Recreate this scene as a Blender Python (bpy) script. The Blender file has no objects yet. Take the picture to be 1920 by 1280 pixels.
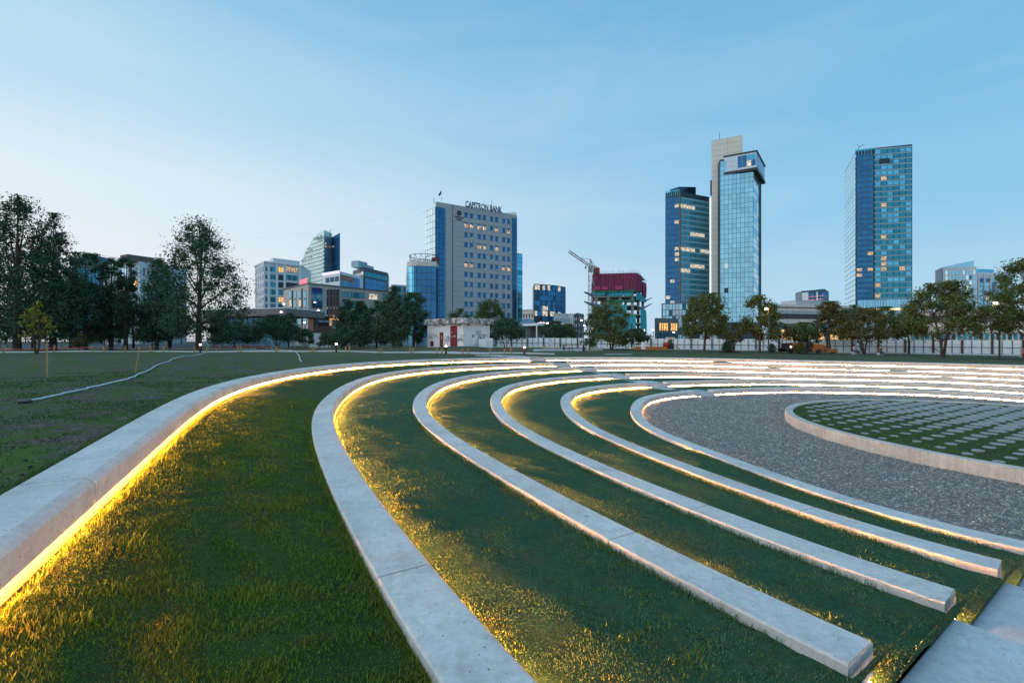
import bpy, math, random
import numpy as np
from mathutils import Vector, Matrix
random.seed(7); rng = np.random.default_rng(7)
R = math.radians
# ------------------------------------------------------------------ camera, sky, light, exposure
EYE = 1.35; F = 853.0                      # eye height, focal length in photograph pixels (1920 wide)
scn = bpy.context.scene
COL = scn.collection
cd = bpy.data.cameras.new('camera'); cam = bpy.data.objects.new('camera', cd); COL.objects.link(cam)
cam.location = (0, 0, EYE); cam.rotation_euler = (R(90), 0, 0)
cd.sensor_width = 36; cd.lens = 36*F/1920; cd.clip_start = .05; cd.clip_end = 9000
scn.camera = cam
scn.view_settings.view_transform = 'Standard'; scn.view_settings.look = 'None'
scn.view_settings.exposure = 0; scn.view_settings.gamma = 1
scn.render.engine = 'CYCLES'; scn.cycles.use_denoising = True
scn.cycles.max_bounces = 6; scn.cycles.diffuse_bounces = 3; scn.cycles.glossy_bounces = 3
scn.cycles.transparent_max_bounces = 8; scn.cycles.sample_clamp_indirect = 6
scn.cycles.caustics_reflective = False; scn.cycles.caustics_refractive = False

world = bpy.data.worlds.new('World'); scn.world = world; world.use_nodes = True
wt = world.node_tree; wt.nodes.clear()
def wn(t): return wt.nodes.new(t)
wo = wn('ShaderNodeOutputWorld'); bg = wn('ShaderNodeBackground'); wt.links.new(bg.outputs[0], wo.inputs[0])
tc = wn('ShaderNodeTexCoord'); sep = wn('ShaderNodeSeparateXYZ'); wt.links.new(tc.outputs['Generated'], sep.inputs[0])
def ramp(stops):
    r = wn('ShaderNodeValToRGB'); r.color_ramp.interpolation = 'EASE'
    while len(r.color_ramp.elements) < len(stops): r.color_ramp.elements.new(.5)
    for e, (p, c) in zip(r.color_ramp.elements, stops): e.position = p; e.color = (*c, 1)
    wt.links.new(sep.outputs['Z'], r.inputs[0]); return r
def lin(r, g, b): return tuple(((c/255+.055)/1.055)**2.4 if c > 10 else c/255/12.92 for c in (r, g, b))
warm = ramp([(0, lin(238, 240, 244)), (.10, lin(240, 245, 250)), (.24, lin(230, 243, 252)), (.42, lin(188, 225, 247)), (.62, lin(132, 194, 232)), (1, lin(116, 182, 226))])
cool = ramp([(0, lin(188, 219, 237)), (.08, lin(176, 217, 242)), (.24, lin(146, 204, 239)), (.42, lin(126, 191, 231)), (.62, lin(114, 179, 223)), (1, lin(112, 177, 222))])
# azimuth of the afterglow: to the left of the view and a little behind
dotn = wn('ShaderNodeVectorMath'); dotn.operation = 'DOT_PRODUCT'
sunv = Vector((-.97, -.24, 0)).normalized(); dotn.inputs[1].default_value = sunv
wt.links.new(tc.outputs['Generated'], dotn.inputs[0])
mr = wn('ShaderNodeMapRange'); mr.interpolation_type = 'SMOOTHSTEP'
mr.inputs['From Min'].default_value = -.95; mr.inputs['From Max'].default_value = .66
wt.links.new(dotn.outputs['Value'], mr.inputs['Value'])
mx = wn('ShaderNodeMix'); mx.data_type = 'RGBA'
wt.links.new(mr.outputs[0], mx.inputs[0]); wt.links.new(cool.outputs[0], mx.inputs[6]); wt.links.new(warm.outputs[0], mx.inputs[7])
sky = wn('ShaderNodeTexSky'); sky.sky_type = 'NISHITA'; sky.sun_disc = False
sky.sun_elevation = R(1.5); sky.sun_rotation = math.atan2(sunv.x, sunv.y)
sk = wn('ShaderNodeVectorMath'); sk.operation = 'SCALE'; sk.inputs['Scale'].default_value = .05
wt.links.new(sky.outputs[0], sk.inputs[0])
mx2 = wn('ShaderNodeMix'); mx2.data_type = 'RGBA'; mx2.inputs[0].default_value = .96
wt.links.new(sk.outputs[0], mx2.inputs[6]); wt.links.new(mx.outputs[2], mx2.inputs[7])
# thin uneven veil of high cloud
mpv = wn('ShaderNodeMapping'); mpv.inputs['Scale'].default_value = (1.4, 1.4, 6); mpv.inputs['Rotation'].default_value = (0.2, .12, .4); wt.links.new(tc.outputs['Generated'], mpv.inputs[0])
nv_ = wn('ShaderNodeTexNoise'); nv_.inputs['Scale'].default_value = 1.6; nv_.inputs['Detail'].default_value = 7; nv_.inputs['Roughness'].default_value = .6; nv_.inputs['Distortion'].default_value = .6; wt.links.new(mpv.outputs[0], nv_.inputs['Vector'])
vr_ = wn('ShaderNodeMapRange'); vr_.inputs['From Min'].default_value = .48; vr_.inputs['From Max'].default_value = .85; vr_.inputs['To Max'].default_value = .16; wt.links.new(nv_.outputs['Fac'], vr_.inputs['Value'])
mx3 = wn('ShaderNodeMix'); mx3.data_type = 'RGBA'; mx3.inputs[7].default_value = (.80, .88, .93, 1); wt.links.new(vr_.outputs[0], mx3.inputs[0]); wt.links.new(mx2.outputs[2], mx3.inputs[6])
wt.links.new(mx3.outputs[2], bg.inputs[0]); bg.inputs[1].default_value = 1.0
# soft fill lamp added for the afterglow, well above the horizon, brightening the ground
sl = bpy.data.lights.new('afterglow_fill', 'SUN'); sl.energy = 1.0; sl.angle = R(60); sl.color = (1, .95, .93)
so = bpy.data.objects.new('afterglow_fill', sl); COL.objects.link(so)
so.rotation_euler = (-Vector((sunv.x, sunv.y, .7))).to_track_quat('-Z', 'Y').to_euler()

# ------------------------------------------------------------------ helpers
def P(u, v, t):                            # a point seen at photograph pixel (u, v) at depth t
    return Vector(((u-960)/F*t, t, EYE-(v-640)/F*t))
def tag(o, label=None, cat=None, group=None, kind=None):
    if label: o['label'] = label
    if cat: o['category'] = cat
    if group: o['group'] = group
    if kind: o['kind'] = kind
    return o
def empty(name, loc=(0, 0, 0), rz=0):
    o = bpy.data.objects.new(name, None); COL.objects.link(o); o.location = loc; o.rotation_euler = (0, 0, rz)
    o.empty_display_size = .2; return o
def origin(o):                             # world location of an un-rotated chain
    v = Vector((0, 0, 0))
    while o is not None: v += o.location; o = o.parent
    return v
class MB:
    def __init__(s): s.v = []; s.f = []
    def add(s, vs, fs):
        b = len(s.v); s.v += [tuple(p) for p in vs]; s.f += [tuple(i+b for i in f) for f in fs]
    def box(s, c, d, rz=0, M=None):
        x, y, z = d[0]/2, d[1]/2, d[2]/2; cs, sn = math.cos(rz), math.sin(rz)
        vs = []
        for a in (-x, x):
            for b in (-y, y):
                for e in (-z, z):
                    vs.append((c[0]+a*cs-b*sn, c[1]+a*sn+b*cs, c[2]+e))
        if M: vs = [M@Vector(p) for p in vs]
        s.add(vs, [(0, 1, 3, 2), (4, 6, 7, 5), (0, 4, 5, 1), (2, 3, 7, 6), (0, 2, 6, 4), (1, 5, 7, 3)])
    def prism(s, poly, z0, z1):            # footprint polygon extruded
        n = len(poly); a = sum(poly[i][0]*poly[(i+1) % n][1]-poly[(i+1) % n][0]*poly[i][1] for i in range(n))
        if a < 0: poly = poly[::-1]
        z1s = z1 if hasattr(z1, '__len__') else [z1]*n
        if a < 0 and hasattr(z1, '__len__'): z1s = z1s[::-1]
        s.add([(p[0], p[1], z0) for p in poly]+[(p[0], p[1], z) for p, z in zip(poly, z1s)],
              [tuple(range(n))[::-1], tuple(range(n, 2*n))]+[(i, (i+1) % n, n+(i+1) % n, n+i) for i in range(n)])
    def tube(s, pts, rad, n=6, cap=True):
        pts = [Vector(p) for p in pts]; m = len(pts)
        if not hasattr(rad, '__len__'): rad = [rad]*m
        vs = []; up = Vector((0, 0, 1))
        for i, p in enumerate(pts):
            d = (pts[min(i+1, m-1)]-pts[max(i-1, 0)]); d = d.normalized() if d.length > 1e-9 else up
            a = d.cross(up if abs(d.z) < .95 else Vector((1, 0, 0))).normalized(); b = d.cross(a)
            for k in range(n):
                t = 2*math.pi*k/n; vs.append(p+rad[i]*(math.cos(t)*a+math.sin(t)*b))
        fs = [(i*n+k, i*n+(k+1) % n, (i+1)*n+(k+1) % n, (i+1)*n+k) for i in range(m-1) for k in range(n)]
        if cap: fs += [tuple(range(n))[::-1], tuple(range((m-1)*n, m*n))]
        s.add(vs, fs)
    def beam(s, a, b, w, h=None): s.tube([a, b], w*.707, 4)
    def ball(s, c, r, n=8, m=5, sq=(1, 1, 1)):
        vs = [(c[0], c[1], c[2]-r*sq[2])]
        for j in range(1, m):
            ph = -math.pi/2+math.pi*j/m
            for k in range(n):
                t = 2*math.pi*k/n; vs.append((c[0]+r*sq[0]*math.cos(ph)*math.cos(t), c[1]+r*sq[1]*math.cos(ph)*math.sin(t), c[2]+r*sq[2]*math.sin(ph)))
        vs.append((c[0], c[1], c[2]+r*sq[2])); e = len(vs)-1
        fs = [(0, 1+(k+1) % n, 1+k) for k in range(n)]+[(1+j*n+k, 1+j*n+(k+1) % n, 1+(j+1)*n+(k+1) % n, 1+(j+1)*n+k) for j in range(m-2) for k in range(n)]
        fs += [(e, 1+(m-2)*n+k, 1+(m-2)*n+(k+1) % n) for k in range(n)]
        s.add(vs, fs)
    def build(s, name, m, parent=None, smooth=False):
        me = bpy.data.meshes.new(name); o0 = origin(parent)
        me.from_pydata([(p[0]-o0.x, p[1]-o0.y, p[2]-o0.z) for p in s.v] if o0.length else s.v, [], s.f); me.update()
        if m is not None: me.materials.append(m)
        if smooth: me.polygons.foreach_set('use_smooth', [True]*len(me.polygons))
        o = bpy.data.objects.new(name, me); COL.objects.link(o); o.parent = parent; return o
def npmesh(name, V, Fc, m, parent=None, smooth=False, k=3):
    me = bpy.data.meshes.new(name); nv, nf = len(V), len(Fc)
    me.vertices.add(nv); me.vertices.foreach_set('co', np.ascontiguousarray(V, dtype=np.float32).ravel())
    me.loops.add(nf*k); me.loops.foreach_set('vertex_index', np.ascontiguousarray(Fc, dtype=np.int32).ravel())
    me.polygons.add(nf); me.polygons.foreach_set('loop_start', np.arange(0, nf*k, k, dtype=np.int32))
    me.polygons.foreach_set('loop_total', np.full(nf, k, dtype=np.int32))
    if smooth: me.polygons.foreach_set('use_smooth', np.ones(nf, dtype=bool))
    me.update(calc_edges=True); me.materials.append(m)
    o = bpy.data.objects.new(name, me); COL.objects.link(o); o.parent = parent; return o
# ---- materials
def newmat(name):
    m = bpy.data.materials.new(name); m.use_nodes = True; nt = m.node_tree
    return m, nt, nt.nodes['Principled BSDF']
def coords(nt, scale=(1, 1, 1), kind='Object'):
    c = nt.nodes.new('ShaderNodeTexCoord'); mp = nt.nodes.new('ShaderNodeMapping'); mp.inputs['Scale'].default_value = scale
    if kind == 'World':
        g = nt.nodes.new('ShaderNodeNewGeometry'); nt.links.new(g.outputs['Position'], mp.inputs[0])
    else: nt.links.new(c.outputs[kind], mp.inputs[0])
    return mp.outputs[0]
def noise(nt, vec, scale, detail=4, rough=.6):
    n = nt.nodes.new('ShaderNodeTexNoise'); n.inputs['Scale'].default_value = scale; n.inputs['Detail'].default_value = detail
    n.inputs['Roughness'].default_value = rough; nt.links.new(vec, n.inputs['Vector']); return n.outputs['Fac']
def cramp(nt, fac, stops):
    r = nt.nodes.new('ShaderNodeValToRGB')
    while len(r.color_ramp.elements) < len(stops): r.color_ramp.elements.new(.5)
    for e, (p, c) in zip(r.color_ramp.elements, stops): e.position = p; e.color = (*c, 1) if hasattr(c, '__len__') else (c, c, c, 1)
    nt.links.new(fac, r.inputs[0]); return r.outputs[0]
def mixc(nt, fac, a, b, mode='MIX'):
    n = nt.nodes.new('ShaderNodeMix'); n.data_type = 'RGBA'; n.blend_type = mode
    for sock, val in ((n.inputs[0], fac), (n.inputs[6], a), (n.inputs[7], b)):
        if hasattr(val, 'links'): nt.links.new(val, sock)
        elif hasattr(val, '__len__'): sock.default_value = (*val, 1)
        else: sock.default_value = val
    return n.outputs[2]
def bump(nt, bs, h, dist=.01, strength=.5):
    b = nt.nodes.new('ShaderNodeBump'); b.inputs['Distance'].default_value = dist; b.inputs['Strength'].default_value = strength
    nt.links.new(h, b.inputs['Height']); nt.links.new(b.outputs[0], bs.inputs['Normal'])
MC = {}
def plain(name, col, rough=.7, metal=0, var=.12, scale=3., emit=None, es=0, spec=None):
    if name in MC: return MC[name]
    m, nt, bs = newmat(name)
    if var:
        f = noise(nt, coords(nt, kind='World'), scale, 5)
        c = cramp(nt, f, [(.25, tuple(x*(1-var) for x in col)), (.75, tuple(min(1, x*(1+var)) for x in col))])
        nt.links.new(c, bs.inputs['Base Color'])
    else: bs.inputs['Base Color'].default_value = (*col, 1)
    bs.inputs['Roughness'].default_value = rough; bs.inputs['Metallic'].default_value = metal
    if spec is not None: bs.inputs['Specular IOR Level'].default_value = spec
    if emit: bs.inputs['Emission Color'].default_value = (*emit, 1); bs.inputs['Emission Strength'].default_value = es
    MC[name] = m; return m
def emis(name, col, s):
    if name in MC: return MC[name]
    m, nt, bs = newmat(name); bs.inputs['Base Color'].default_value = (.5, .5, .5, 1)
    bs.inputs['Emission Color'].default_value = (*col, 1); bs.inputs['Emission Strength'].default_value = s
    MC[name] = m; return m
def concrete(name, base=(.42, .41, .395), pores=True, streak=False):
    m, nt, bs = newmat(name); v = coords(nt, kind='World')
    a = noise(nt, v, 1.3, 6, .65); b = noise(nt, v, 22, 5, .7); c = noise(nt, v, 6, 4, .6)
    col = cramp(nt, a, [(.3, tuple(x*.80 for x in base)), (.5, base), (.72, tuple(min(1, x*1.15) for x in base))])
    col = mixc(nt, .55, col, cramp(nt, b, [(.3, .62), (.62, 1.0)]), 'MULTIPLY')
    col = mixc(nt, .35, col, cramp(nt, c, [(.36, .7), (.5, 1.0)]), 'MULTIPLY')
    if streak:
        w = coords(nt, (9, 9, .5), 'World'); col = mixc(nt, .5, col, cramp(nt, noise(nt, w, 1.5, 4), [(.35, .72), (.6, 1.0)]), 'MULTIPLY')
    if pores:
        vo = nt.nodes.new('ShaderNodeTexVoronoi'); vo.inputs['Scale'].default_value = 26; nt.links.new(v, vo.inputs['Vector'])
        big = cramp(nt, noise(nt, v, 9, 2), [(.42, .0), (.62, .16)])
        lt = nt.nodes.new('ShaderNodeMath'); lt.operation = 'LESS_THAN'; nt.links.new(vo.outputs['Distance'], lt.inputs[0]); nt.links.new(big, lt.inputs[1])
        col = mixc(nt, lt.outputs[0], col, (.10, .10, .10))
        # dark scuffs and smears
        sm = noise(nt, coords(nt, (1, 2.2, 1), 'World'), 3.1, 7, .75)
        col = mixc(nt, cramp(nt, sm, [(.62, 0.), (.70, .55)]), col, (.15, .16, .15))
    nt.links.new(col, bs.inputs['Base Color']); bs.inputs['Roughness'].default_value = .82
    bump(nt, bs, b, .004, .6); return m
def grassmat(name, g1, g2, dry, leaf=False, tex=0):
    m, nt, bs = newmat(name); v = coords(nt, kind='World')
    a = noise(nt, v, .9, 4); b = noise(nt, v, 14, 4, .7); c = noise(nt, v, 2.6, 5, .7)
    col = mixc(nt, cramp(nt, a, [(.35, 0.), (.65, 1.)]), g1, g2)
    col = mixc(nt, cramp(nt, c, [(.50, 0.), (.68, .75)]), col, dry)
    col = mixc(nt, .7, col, cramp(nt, b, [(.3, .45), (.7, 1.25)]), 'MULTIPLY')
    nt.links.new(col, bs.inputs['Base Color']); bs.inputs['Roughness'].default_value = .8; bs.inputs['Specular IOR Level'].default_value = .15
    if not leaf:
        h = noise(nt, v, 45, 4, .8); bump(nt, bs, h, .03, 1.)
    return m
M_CONC = concrete('pale_cast_concrete', (.64, .625, .60))
M_CONCF = concrete('pale_concrete_streaked', (.60, .56, .51), True, True)
M_SLAB = concrete('slab_concrete', (.54, .58, .61))
M_LED = emis('warm_led', (1, .36, .06), 520)
M_LED2 = emis('pale_pink_led', (1, .56, .30), 115)
M_LEDGE = concrete('ledge_board', (.09, .042, .018), False)
RC = {
 1: ([23.533, -3.1067, 1.1952, 0.9473, -1.227, 1.027, 0.7788, -0.3935, -0.1118, 0.0693, 0.1348, 0.0631, -0.3134, -0.0248, -0.148, 0.0665, 0.1212],
     [-1.3982, -0.1477, -0.0215, -0.0252, 0.0052]),
 2: ([21.0963, -2.8315, 1.5812, 0.5681, -1.2137, 0.9439, 0.8055, -0.4565, 0.2046, 0.022, 0.0259, 0.0932, -0.3758, 0.1968, -0.034, 0.0862, 0.2372],
     [-1.8052, -0.1102, 0.0771, -0.0458, 0.0369]),
 3: ([18.6564, -2.4229, 1.6626, 0.3665, -0.7696, 0.8093, 0.6726, -0.5612, 0.2315, -0.0002, -0.1947, 0.1292, -0.3452, -0.0968, -0.0455, -0.0337, 0.1289],
     [-2.0773, -0.0784, 0.0973, -0.0502, 0.0492]),
 4: ([16.2617, -1.8853, 1.3999, 0.3313, -0.2735, 0.3986, 0.5074, -0.5909, 0.1219, 0.0647, -0.1729, 0.0497, -0.3001, -0.1046, -0.0315, -0.0197, 0.1243],
     [-2.3477, -0.0471, 0.1076, -0.0489, 0.0507]),
 5: ([13.9584, -1.3672, 1.151, 0.1749, 0.2434, -0.0294, 0.259, -0.5204, -0.0079, 0.1412, -0.0607, -0.0704, -0.2253, -0.0774, -0.0431, 0.0945, 0.1036],
     [-2.597, -0.0561, 0.0984, -0.0507, 0.0258]),
 6: ([11.8595, -1.0597, 1.1695, -0.0919, 0.5431, -0.1815, -0.0518, -0.4995, 0.042, 0.0672, -0.0797, -0.0494, -0.2129, -0.058, -0.0097, 0.1286, 0.0086],
     [-2.8747, -0.0381, 0.0778, -0.0216, 0.0353]),
}
# ------------------------------------------------------------------ the bowl: plan of the six seat rings
CEN = np.array([17., 15.]); RW = [0, .45, .39, .39, .39, .39, .39]; HB = .32
NT = 3600; TH = np.linspace(-np.pi, np.pi, NT, endpoint=False)
def fbasis(th, n): return np.concatenate([[np.ones_like(th)], *[[np.cos(k*th), np.sin(k*th)] for k in range(1, n+1)]]).T
class Ring: pass
RG = {}
for k in RC:
    g = Ring(); g.r = fbasis(TH, 8)@np.array(RC[k][0]); g.z = fbasis(TH, 2)@np.array(RC[k][1])+EYE
    g.p = np.stack([CEN[0]+g.r*np.cos(TH), CEN[1]+g.r*np.sin(TH)], 1)
    t = np.roll(g.p, -1, 0)-np.roll(g.p, 1, 0); t /= np.hypot(t[:, 0], t[:, 1])[:, None]; g.t = t
    g.n = np.stack([-t[:, 1], t[:, 0]], 1)                     # points inward (counter-clockwise curve)
    ds = np.hypot(*(np.roll(g.p, -1, 0)-g.p).T); g.s = np.concatenate([[0], np.cumsum(ds)[:-1]])
    g.w = RW[k]; RG[k] = g
# stairs: line of the near stair, and photograph columns of the far stair
LP0 = np.array([2.47, 3.10]); LD = np.array([.83, .56]); LN = np.array([.56, -.83])
NEARI, FARI, NEARP, FARP = {}, {}, {}, {}
for k, g in RG.items():
    side = (g.p-LP0)@LN; m = np.where((TH < R(-95)) & (TH > R(-175)) & (side < 0) & (np.roll(side, -1) >= 0))[0][0]
    NEARP[k] = g.p[m]; e = m
    while g.s[e]-g.s[m] < 2.1: e += 1
    NEARI[k] = (m, e)
    u = 960+F*g.p[:, 0]/np.maximum(g.p[:, 1], .1); uc = [0, 1004, 1047, 1097, 1155, 1224, 1309][k]
    c = np.where((g.p[:, 1] > 20) & (u > uc) & (np.roll(u, -1) <= uc) & (TH > R(60)))[0][0]
    a = b = c
    while g.s[c]-g.s[a] < .68: a -= 1
    while g.s[b]-g.s[c] < .68: b += 1
    FARI[k] = (a, b); FARP[k] = g.p[c]
def arcidx(k):                             # two arcs of indices: left arc (far stair -> left -> near stair), right arc
    a, b = FARI[k]; m, e = NEARI[k]
    return [np.arange(b, m+NT+1) % NT, np.arange(e, a+1)]
# ---- terrain outside the bowl
def smooth(x): x = np.clip(x, 0, 1); return x*x*(3-2*x)
GA = np.array([-3.2, -1.2, -.6, -.1, .25, .5, .7, .85, 1.2, 3.2]); GZ = np.array([0, .1, .3, .35, .16, -.05, -.35, -.52, -.6, 0])
def zground(x, y):
    x = np.asarray(x, float); y = np.asarray(y, float)
    th = np.arctan2(y-CEN[1], x-CEN[0]); r = np.hypot(x-CEN[0], y-CEN[1]); i = ((th+np.pi)/(2*np.pi)*NT).astype(int) % NT
    d = np.maximum(r-RG[1].r[i], 0); zc = RG[1].z[i]-.045
    G = np.interp(np.arctan2(x, y), GA, GZ); far = smooth((np.hypot(x, y)-75)/60); G = G*(1-far)+.1*far
    G = G+.38*np.exp(-(((x+7)/9)**2+((y-57)/7)**2))
    t = smooth(d/24)
    z = zc*(1-t)+G*t
    return z+smooth(d/2)*(1-far)*(.035*np.sin(x*.7+1.3*np.sin(y*.31))+.03*np.sin(y*.83+x*.27))
def ghit(u, v, t0=1.5, t1=140):            # where the line of sight through (u, v) meets the lawn
    for t in np.geomspace(t0, t1, 900):
        p = P(u, v, t)
        if p.z <= float(zground(p.x, p.y)): return Vector((p.x, p.y, float(zground(p.x, p.y))))
    return p
def onground(u, t): x = (u-960)/F*t; return Vector((x, t, float(zground(x, t))))
RS = np.array([-.03, .12, .35, .8, 1.4, 2.2, 3.2, 4.5, 6, 8, 10.5, 13.5, 17, 21, 26, 32, 40, 50, 62, 80, 105, 140, 220, 400, 900, 2500, 7000])
ti = np.arange(0, NT, 8); gv = []
for i in ti:
    for q in RS:
        rr = RG[1].r[i]+q; gv.append((CEN[0]+rr*math.cos(TH[i]), CEN[1]+rr*math.sin(TH[i]), 0))
gv = np.array(gv); gv[:, 2] = zground(gv[:, 0], gv[:, 1]); gv[:, 2] += rng.normal(0, .008, len(gv))
n1, n2 = len(ti), len(RS)
I, J = np.meshgrid(np.arange(n1), np.arange(n2-1), indexing='ij'); I2 = (I+1) % n1
gf = np.stack([I*n2+J, I*n2+J+1, I2*n2+J+1, I2*n2+J], -1).reshape(-1, 4)
def lawnmat():
    m, nt, bs = newmat('park_lawn'); v = coords(nt, kind='World')
    a = noise(nt, v, .16, 5, .6); b = noise(nt, v, 1.1, 6, .72); c = noise(nt, v, 11, 5, .8); d = noise(nt, v, .5, 5, .7)
    g = mixc(nt, cramp(nt, a, [(.35, 0.), (.65, 1.)]), (.050, .115, .026), (.085, .160, .030))
    g = mixc(nt, cramp(nt, d, [(.48, 0.), (.62, .7)]), g, (.12, .105, .055))
    s = mixc(nt, cramp(nt, c, [(.35, 0.), (.7, 1.)]), (.070, .058, .055), (.21, .18, .165))
    col = mixc(nt, cramp(nt, b, [(.45, 0.), (.56, 1.)]), g, s)
    col = mixc(nt, .8, col, cramp(nt, c, [(.3, .42), (.7, 1.25)]), 'MULTIPLY')
    nt.links.new(col, bs.inputs['Base Color']); bs.inputs['Roughness'].default_value = .9; bs.inputs['Specular IOR Level'].default_value = .1
    bump(nt, bs, c, .05, 1.); return m
M_LAWN = lawnmat()
tag(npmesh('lawn', gv, gf, M_LAWN, k=4, smooth=True), kind='structure')
# ---- seat rings
def offs(k, idx, q): g = RG[k]; return g.p[idx]+g.n[idx]*q
def profile(w, ch, hb, hi):
    return [(0, -.5), (0, -.014), (.014, 0), (w, 0), (w+ch*.6, -.018*ch/.05), (w+ch, -ch*.85), (w+ch, -(hb-.062)), (w+ch-.066, -(hb-.062)), (w+ch-.066, -.62)]
def sweep(mb, k, idx, prof, caps=True):
    g = RG[k]; npf = len(prof); vs = []
    for i in idx:
        for q, z in prof: p = g.p[i]+g.n[i]*q; vs.append((p[0], p[1], g.z[i]+z))
    fs = []
    for a in range(len(idx)-1):
        for j in range(npf-1): b = a*npf+j; fs.append((b, b+1, b+npf+1, b+npf))
    if caps: fs += [tuple(range(npf)), tuple(range((len(idx)-1)*npf, len(idx)*npf))[::-1]]
    mb.add(vs, fs)
RN = {1: 'outermost and highest', 2: 'second', 3: 'third', 4: 'fourth', 5: 'fifth', 6: 'innermost and lowest'}
for k, g in RG.items():
    ch = .08 if k == 1 else .05; pr = profile(g.w, ch, HB, 0)
    for side, arc in enumerate(arcidx(k)):
        c = g.p[arc[len(arc)//2]]; z0 = float(g.z[arc[len(arc)//2]])-HB
        root = empty('curved_bench', (float(c[0]), float(c[1]), z0))
        tag(root, ('%s curved concrete bench left of the far steps, LED light along its foot' if side == 0 else '%s curved concrete bench right of the far steps, LED light along its foot') % RN[k], 'bench', 'concentric concrete benches of the amphitheatre')
        L = np.concatenate([[0], np.cumsum(np.hypot(*(g.p[arc[1:]]-g.p[arc[:-1]]).T))])
        # segments of about two metres with fine joints
        nseg = max(1, int(round(L[-1]/2.35))); cuts = np.linspace(0, L[-1], nseg+1)
        cuts[1:-1] += rng.uniform(-.25, .25, nseg-1); ii = [int(np.argmin(abs(L-c_))) for c_ in cuts]
        for a, b in zip(ii[:-1], ii[1:]):
            mid = g.p[arc[(a+b)//2]]; near = math.hypot(*mid) < 16
            n = max(3, (b-a)//(4 if near else 8)); sub = np.unique(np.linspace(a, b, n).astype(int)); idx = arc[sub]
            mb = MB(); sweep(mb, k, idx, pr)
            # shrink the ends by 3 mm for the joint
            npf = len(pr); e = .007
            for s0, sg in ((0, 1), (len(idx)-1, -1)):
                t = g.t[idx[s0]]*e*sg
                for j in range(npf): x, y, z = mb.v[s0*npf+j]; mb.v[s0*npf+j] = (x+t[0], y+t[1], z+random.uniform(-.0004, .0004))
            mb.build('bench_segment', M_CONC, root)
        sub = arc[np.unique(np.linspace(0, len(arc)-1, max(3, len(arc)//5)).astype(int))]
        q0 = g.w+ch
        led = MB(); gi = 0                 # strip in lengths of a few metres, dark gaps between some
        stp = max(6, len(sub)//max(1, int(L[-1]/5)))
        for a in range(0, len(sub)-1, stp):
            s2 = sub[a:min(a+stp+1, len(sub))]
            if len(s2) > 1: sweep(led, k, s2, [(q0-.065, -HB+.048), (q0-.056, -HB+.046), (q0-.056, -HB+.022), (q0-.065, -HB+.020)], True)
        led.build('led_strip', M_LED2 if side == 1 or k == 6 else M_LED, root)
        bd = MB(); sweep(bd, k, sub, [(q0-.065, -HB-.10), (q0-.065, -HB+.004), (q0+.028, -HB-.004), (q0+.031, -HB-.012), (q0+.031, -HB-.10)])
        bd.build('ledge', M_LEDGE, root)
# ---- terraces of turf between the rings
M_T1 = grassmat('turf_soil_fresh', (.030, .072, .016), (.044, .095, .018), (.085, .085, .026))
M_T2 = grassmat('turf_soil_cool', (.034, .105, .056), (.046, .125, .060), (.080, .110, .036))
def sheet(k, arc, rows=20, outer=None):
    g, h = RG[k], RG[k+1]; ch = .08 if k == 1 else .05
    A = g.p[arc]+g.n[arc]*(g.w+ch+.030); B = h.p[arc]+0*h.n[arc]+h.n[arc]*.01
    zA = g.z[arc]-HB-.025; zB = h.z[arc]-.085
    s = np.linspace(0, 1, rows)
    V = np.empty((len(arc), rows, 3)); V[..., :2] = A[:, None]*(1-s[None, :, None])+B[:, None]*s[None, :, None]
    V[..., 2] = zA[:, None]*(1-s)+zB[:, None]*s
    x, y = V[..., 0], V[..., 1]
    V[..., 2] += (.010*np.sin(x*3.1+2*np.sin(y*1.7))+.008*np.sin(y*4.3+x*2.2)+.006*np.sin(x*9+y*7))*np.sin(np.pi*np.clip(s, .03, 1))[None]*1.2
    gap = np.hypot(*(B-A).T)[:, None]; dd = s[None]*gap              # metres from the lit wall
    hump = (.062 if k == 1 else .046)+.022*np.sin(x*1.3+2.2*np.sin(y*.8))+.018*np.sin(y*2.1+1.7*np.sin(x*1.1))
    V[..., 2] += np.clip(hump, .0, .1)*np.sin(np.pi*np.clip(dd/np.maximum(gap, 1.2), 0, 1)**.72)
    V[..., 2] += (rng.random(V.shape[:2])-.5)*.018*(s > .85)
    return V
SHEETS = {}
for k in range(1, 6):
    m1, e1 = NEARI[k]; m2, e2 = NEARI[k+1]; arc = np.arange(min(e1, e2)-110, max(m1, m2)+NT+150, 3) % NT
    V = sheet(k, arc); n1 = len(arc)
    xy = V[..., :2]; sd = (xy-LP0)@LN; hf = n1//2
    for sl, lim, hi in ((slice(hf, None), 0.055, True), (slice(0, hf), 2.05, False)):
        q = sd[sl]; nearz = (V[sl][..., 1] < 12) & (V[sl][..., 0] < 14)
        d = np.where(nearz, (np.minimum(q, lim) if hi else np.maximum(q, lim))-q, 0); V[sl, :, :2] += d[..., None]*LN
    SHEETS[k] = V
    n1, n2 = V.shape[:2]; I, J = np.meshgrid(np.arange(n1-1), np.arange(n2-1), indexing='ij')
    Fq = np.stack([I*n2+J, (I+1)*n2+J, (I+1)*n2+J+1, I*n2+J+1], -1).reshape(-1, 4)
    tag(npmesh('terrace_turf', V.reshape(-1, 3), Fq, M_T1 if k == 1 else M_T2, k=4, smooth=True), kind='structure')
M_SOIL = plain('dark_soil', (.045, .036, .030), .95)
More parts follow.
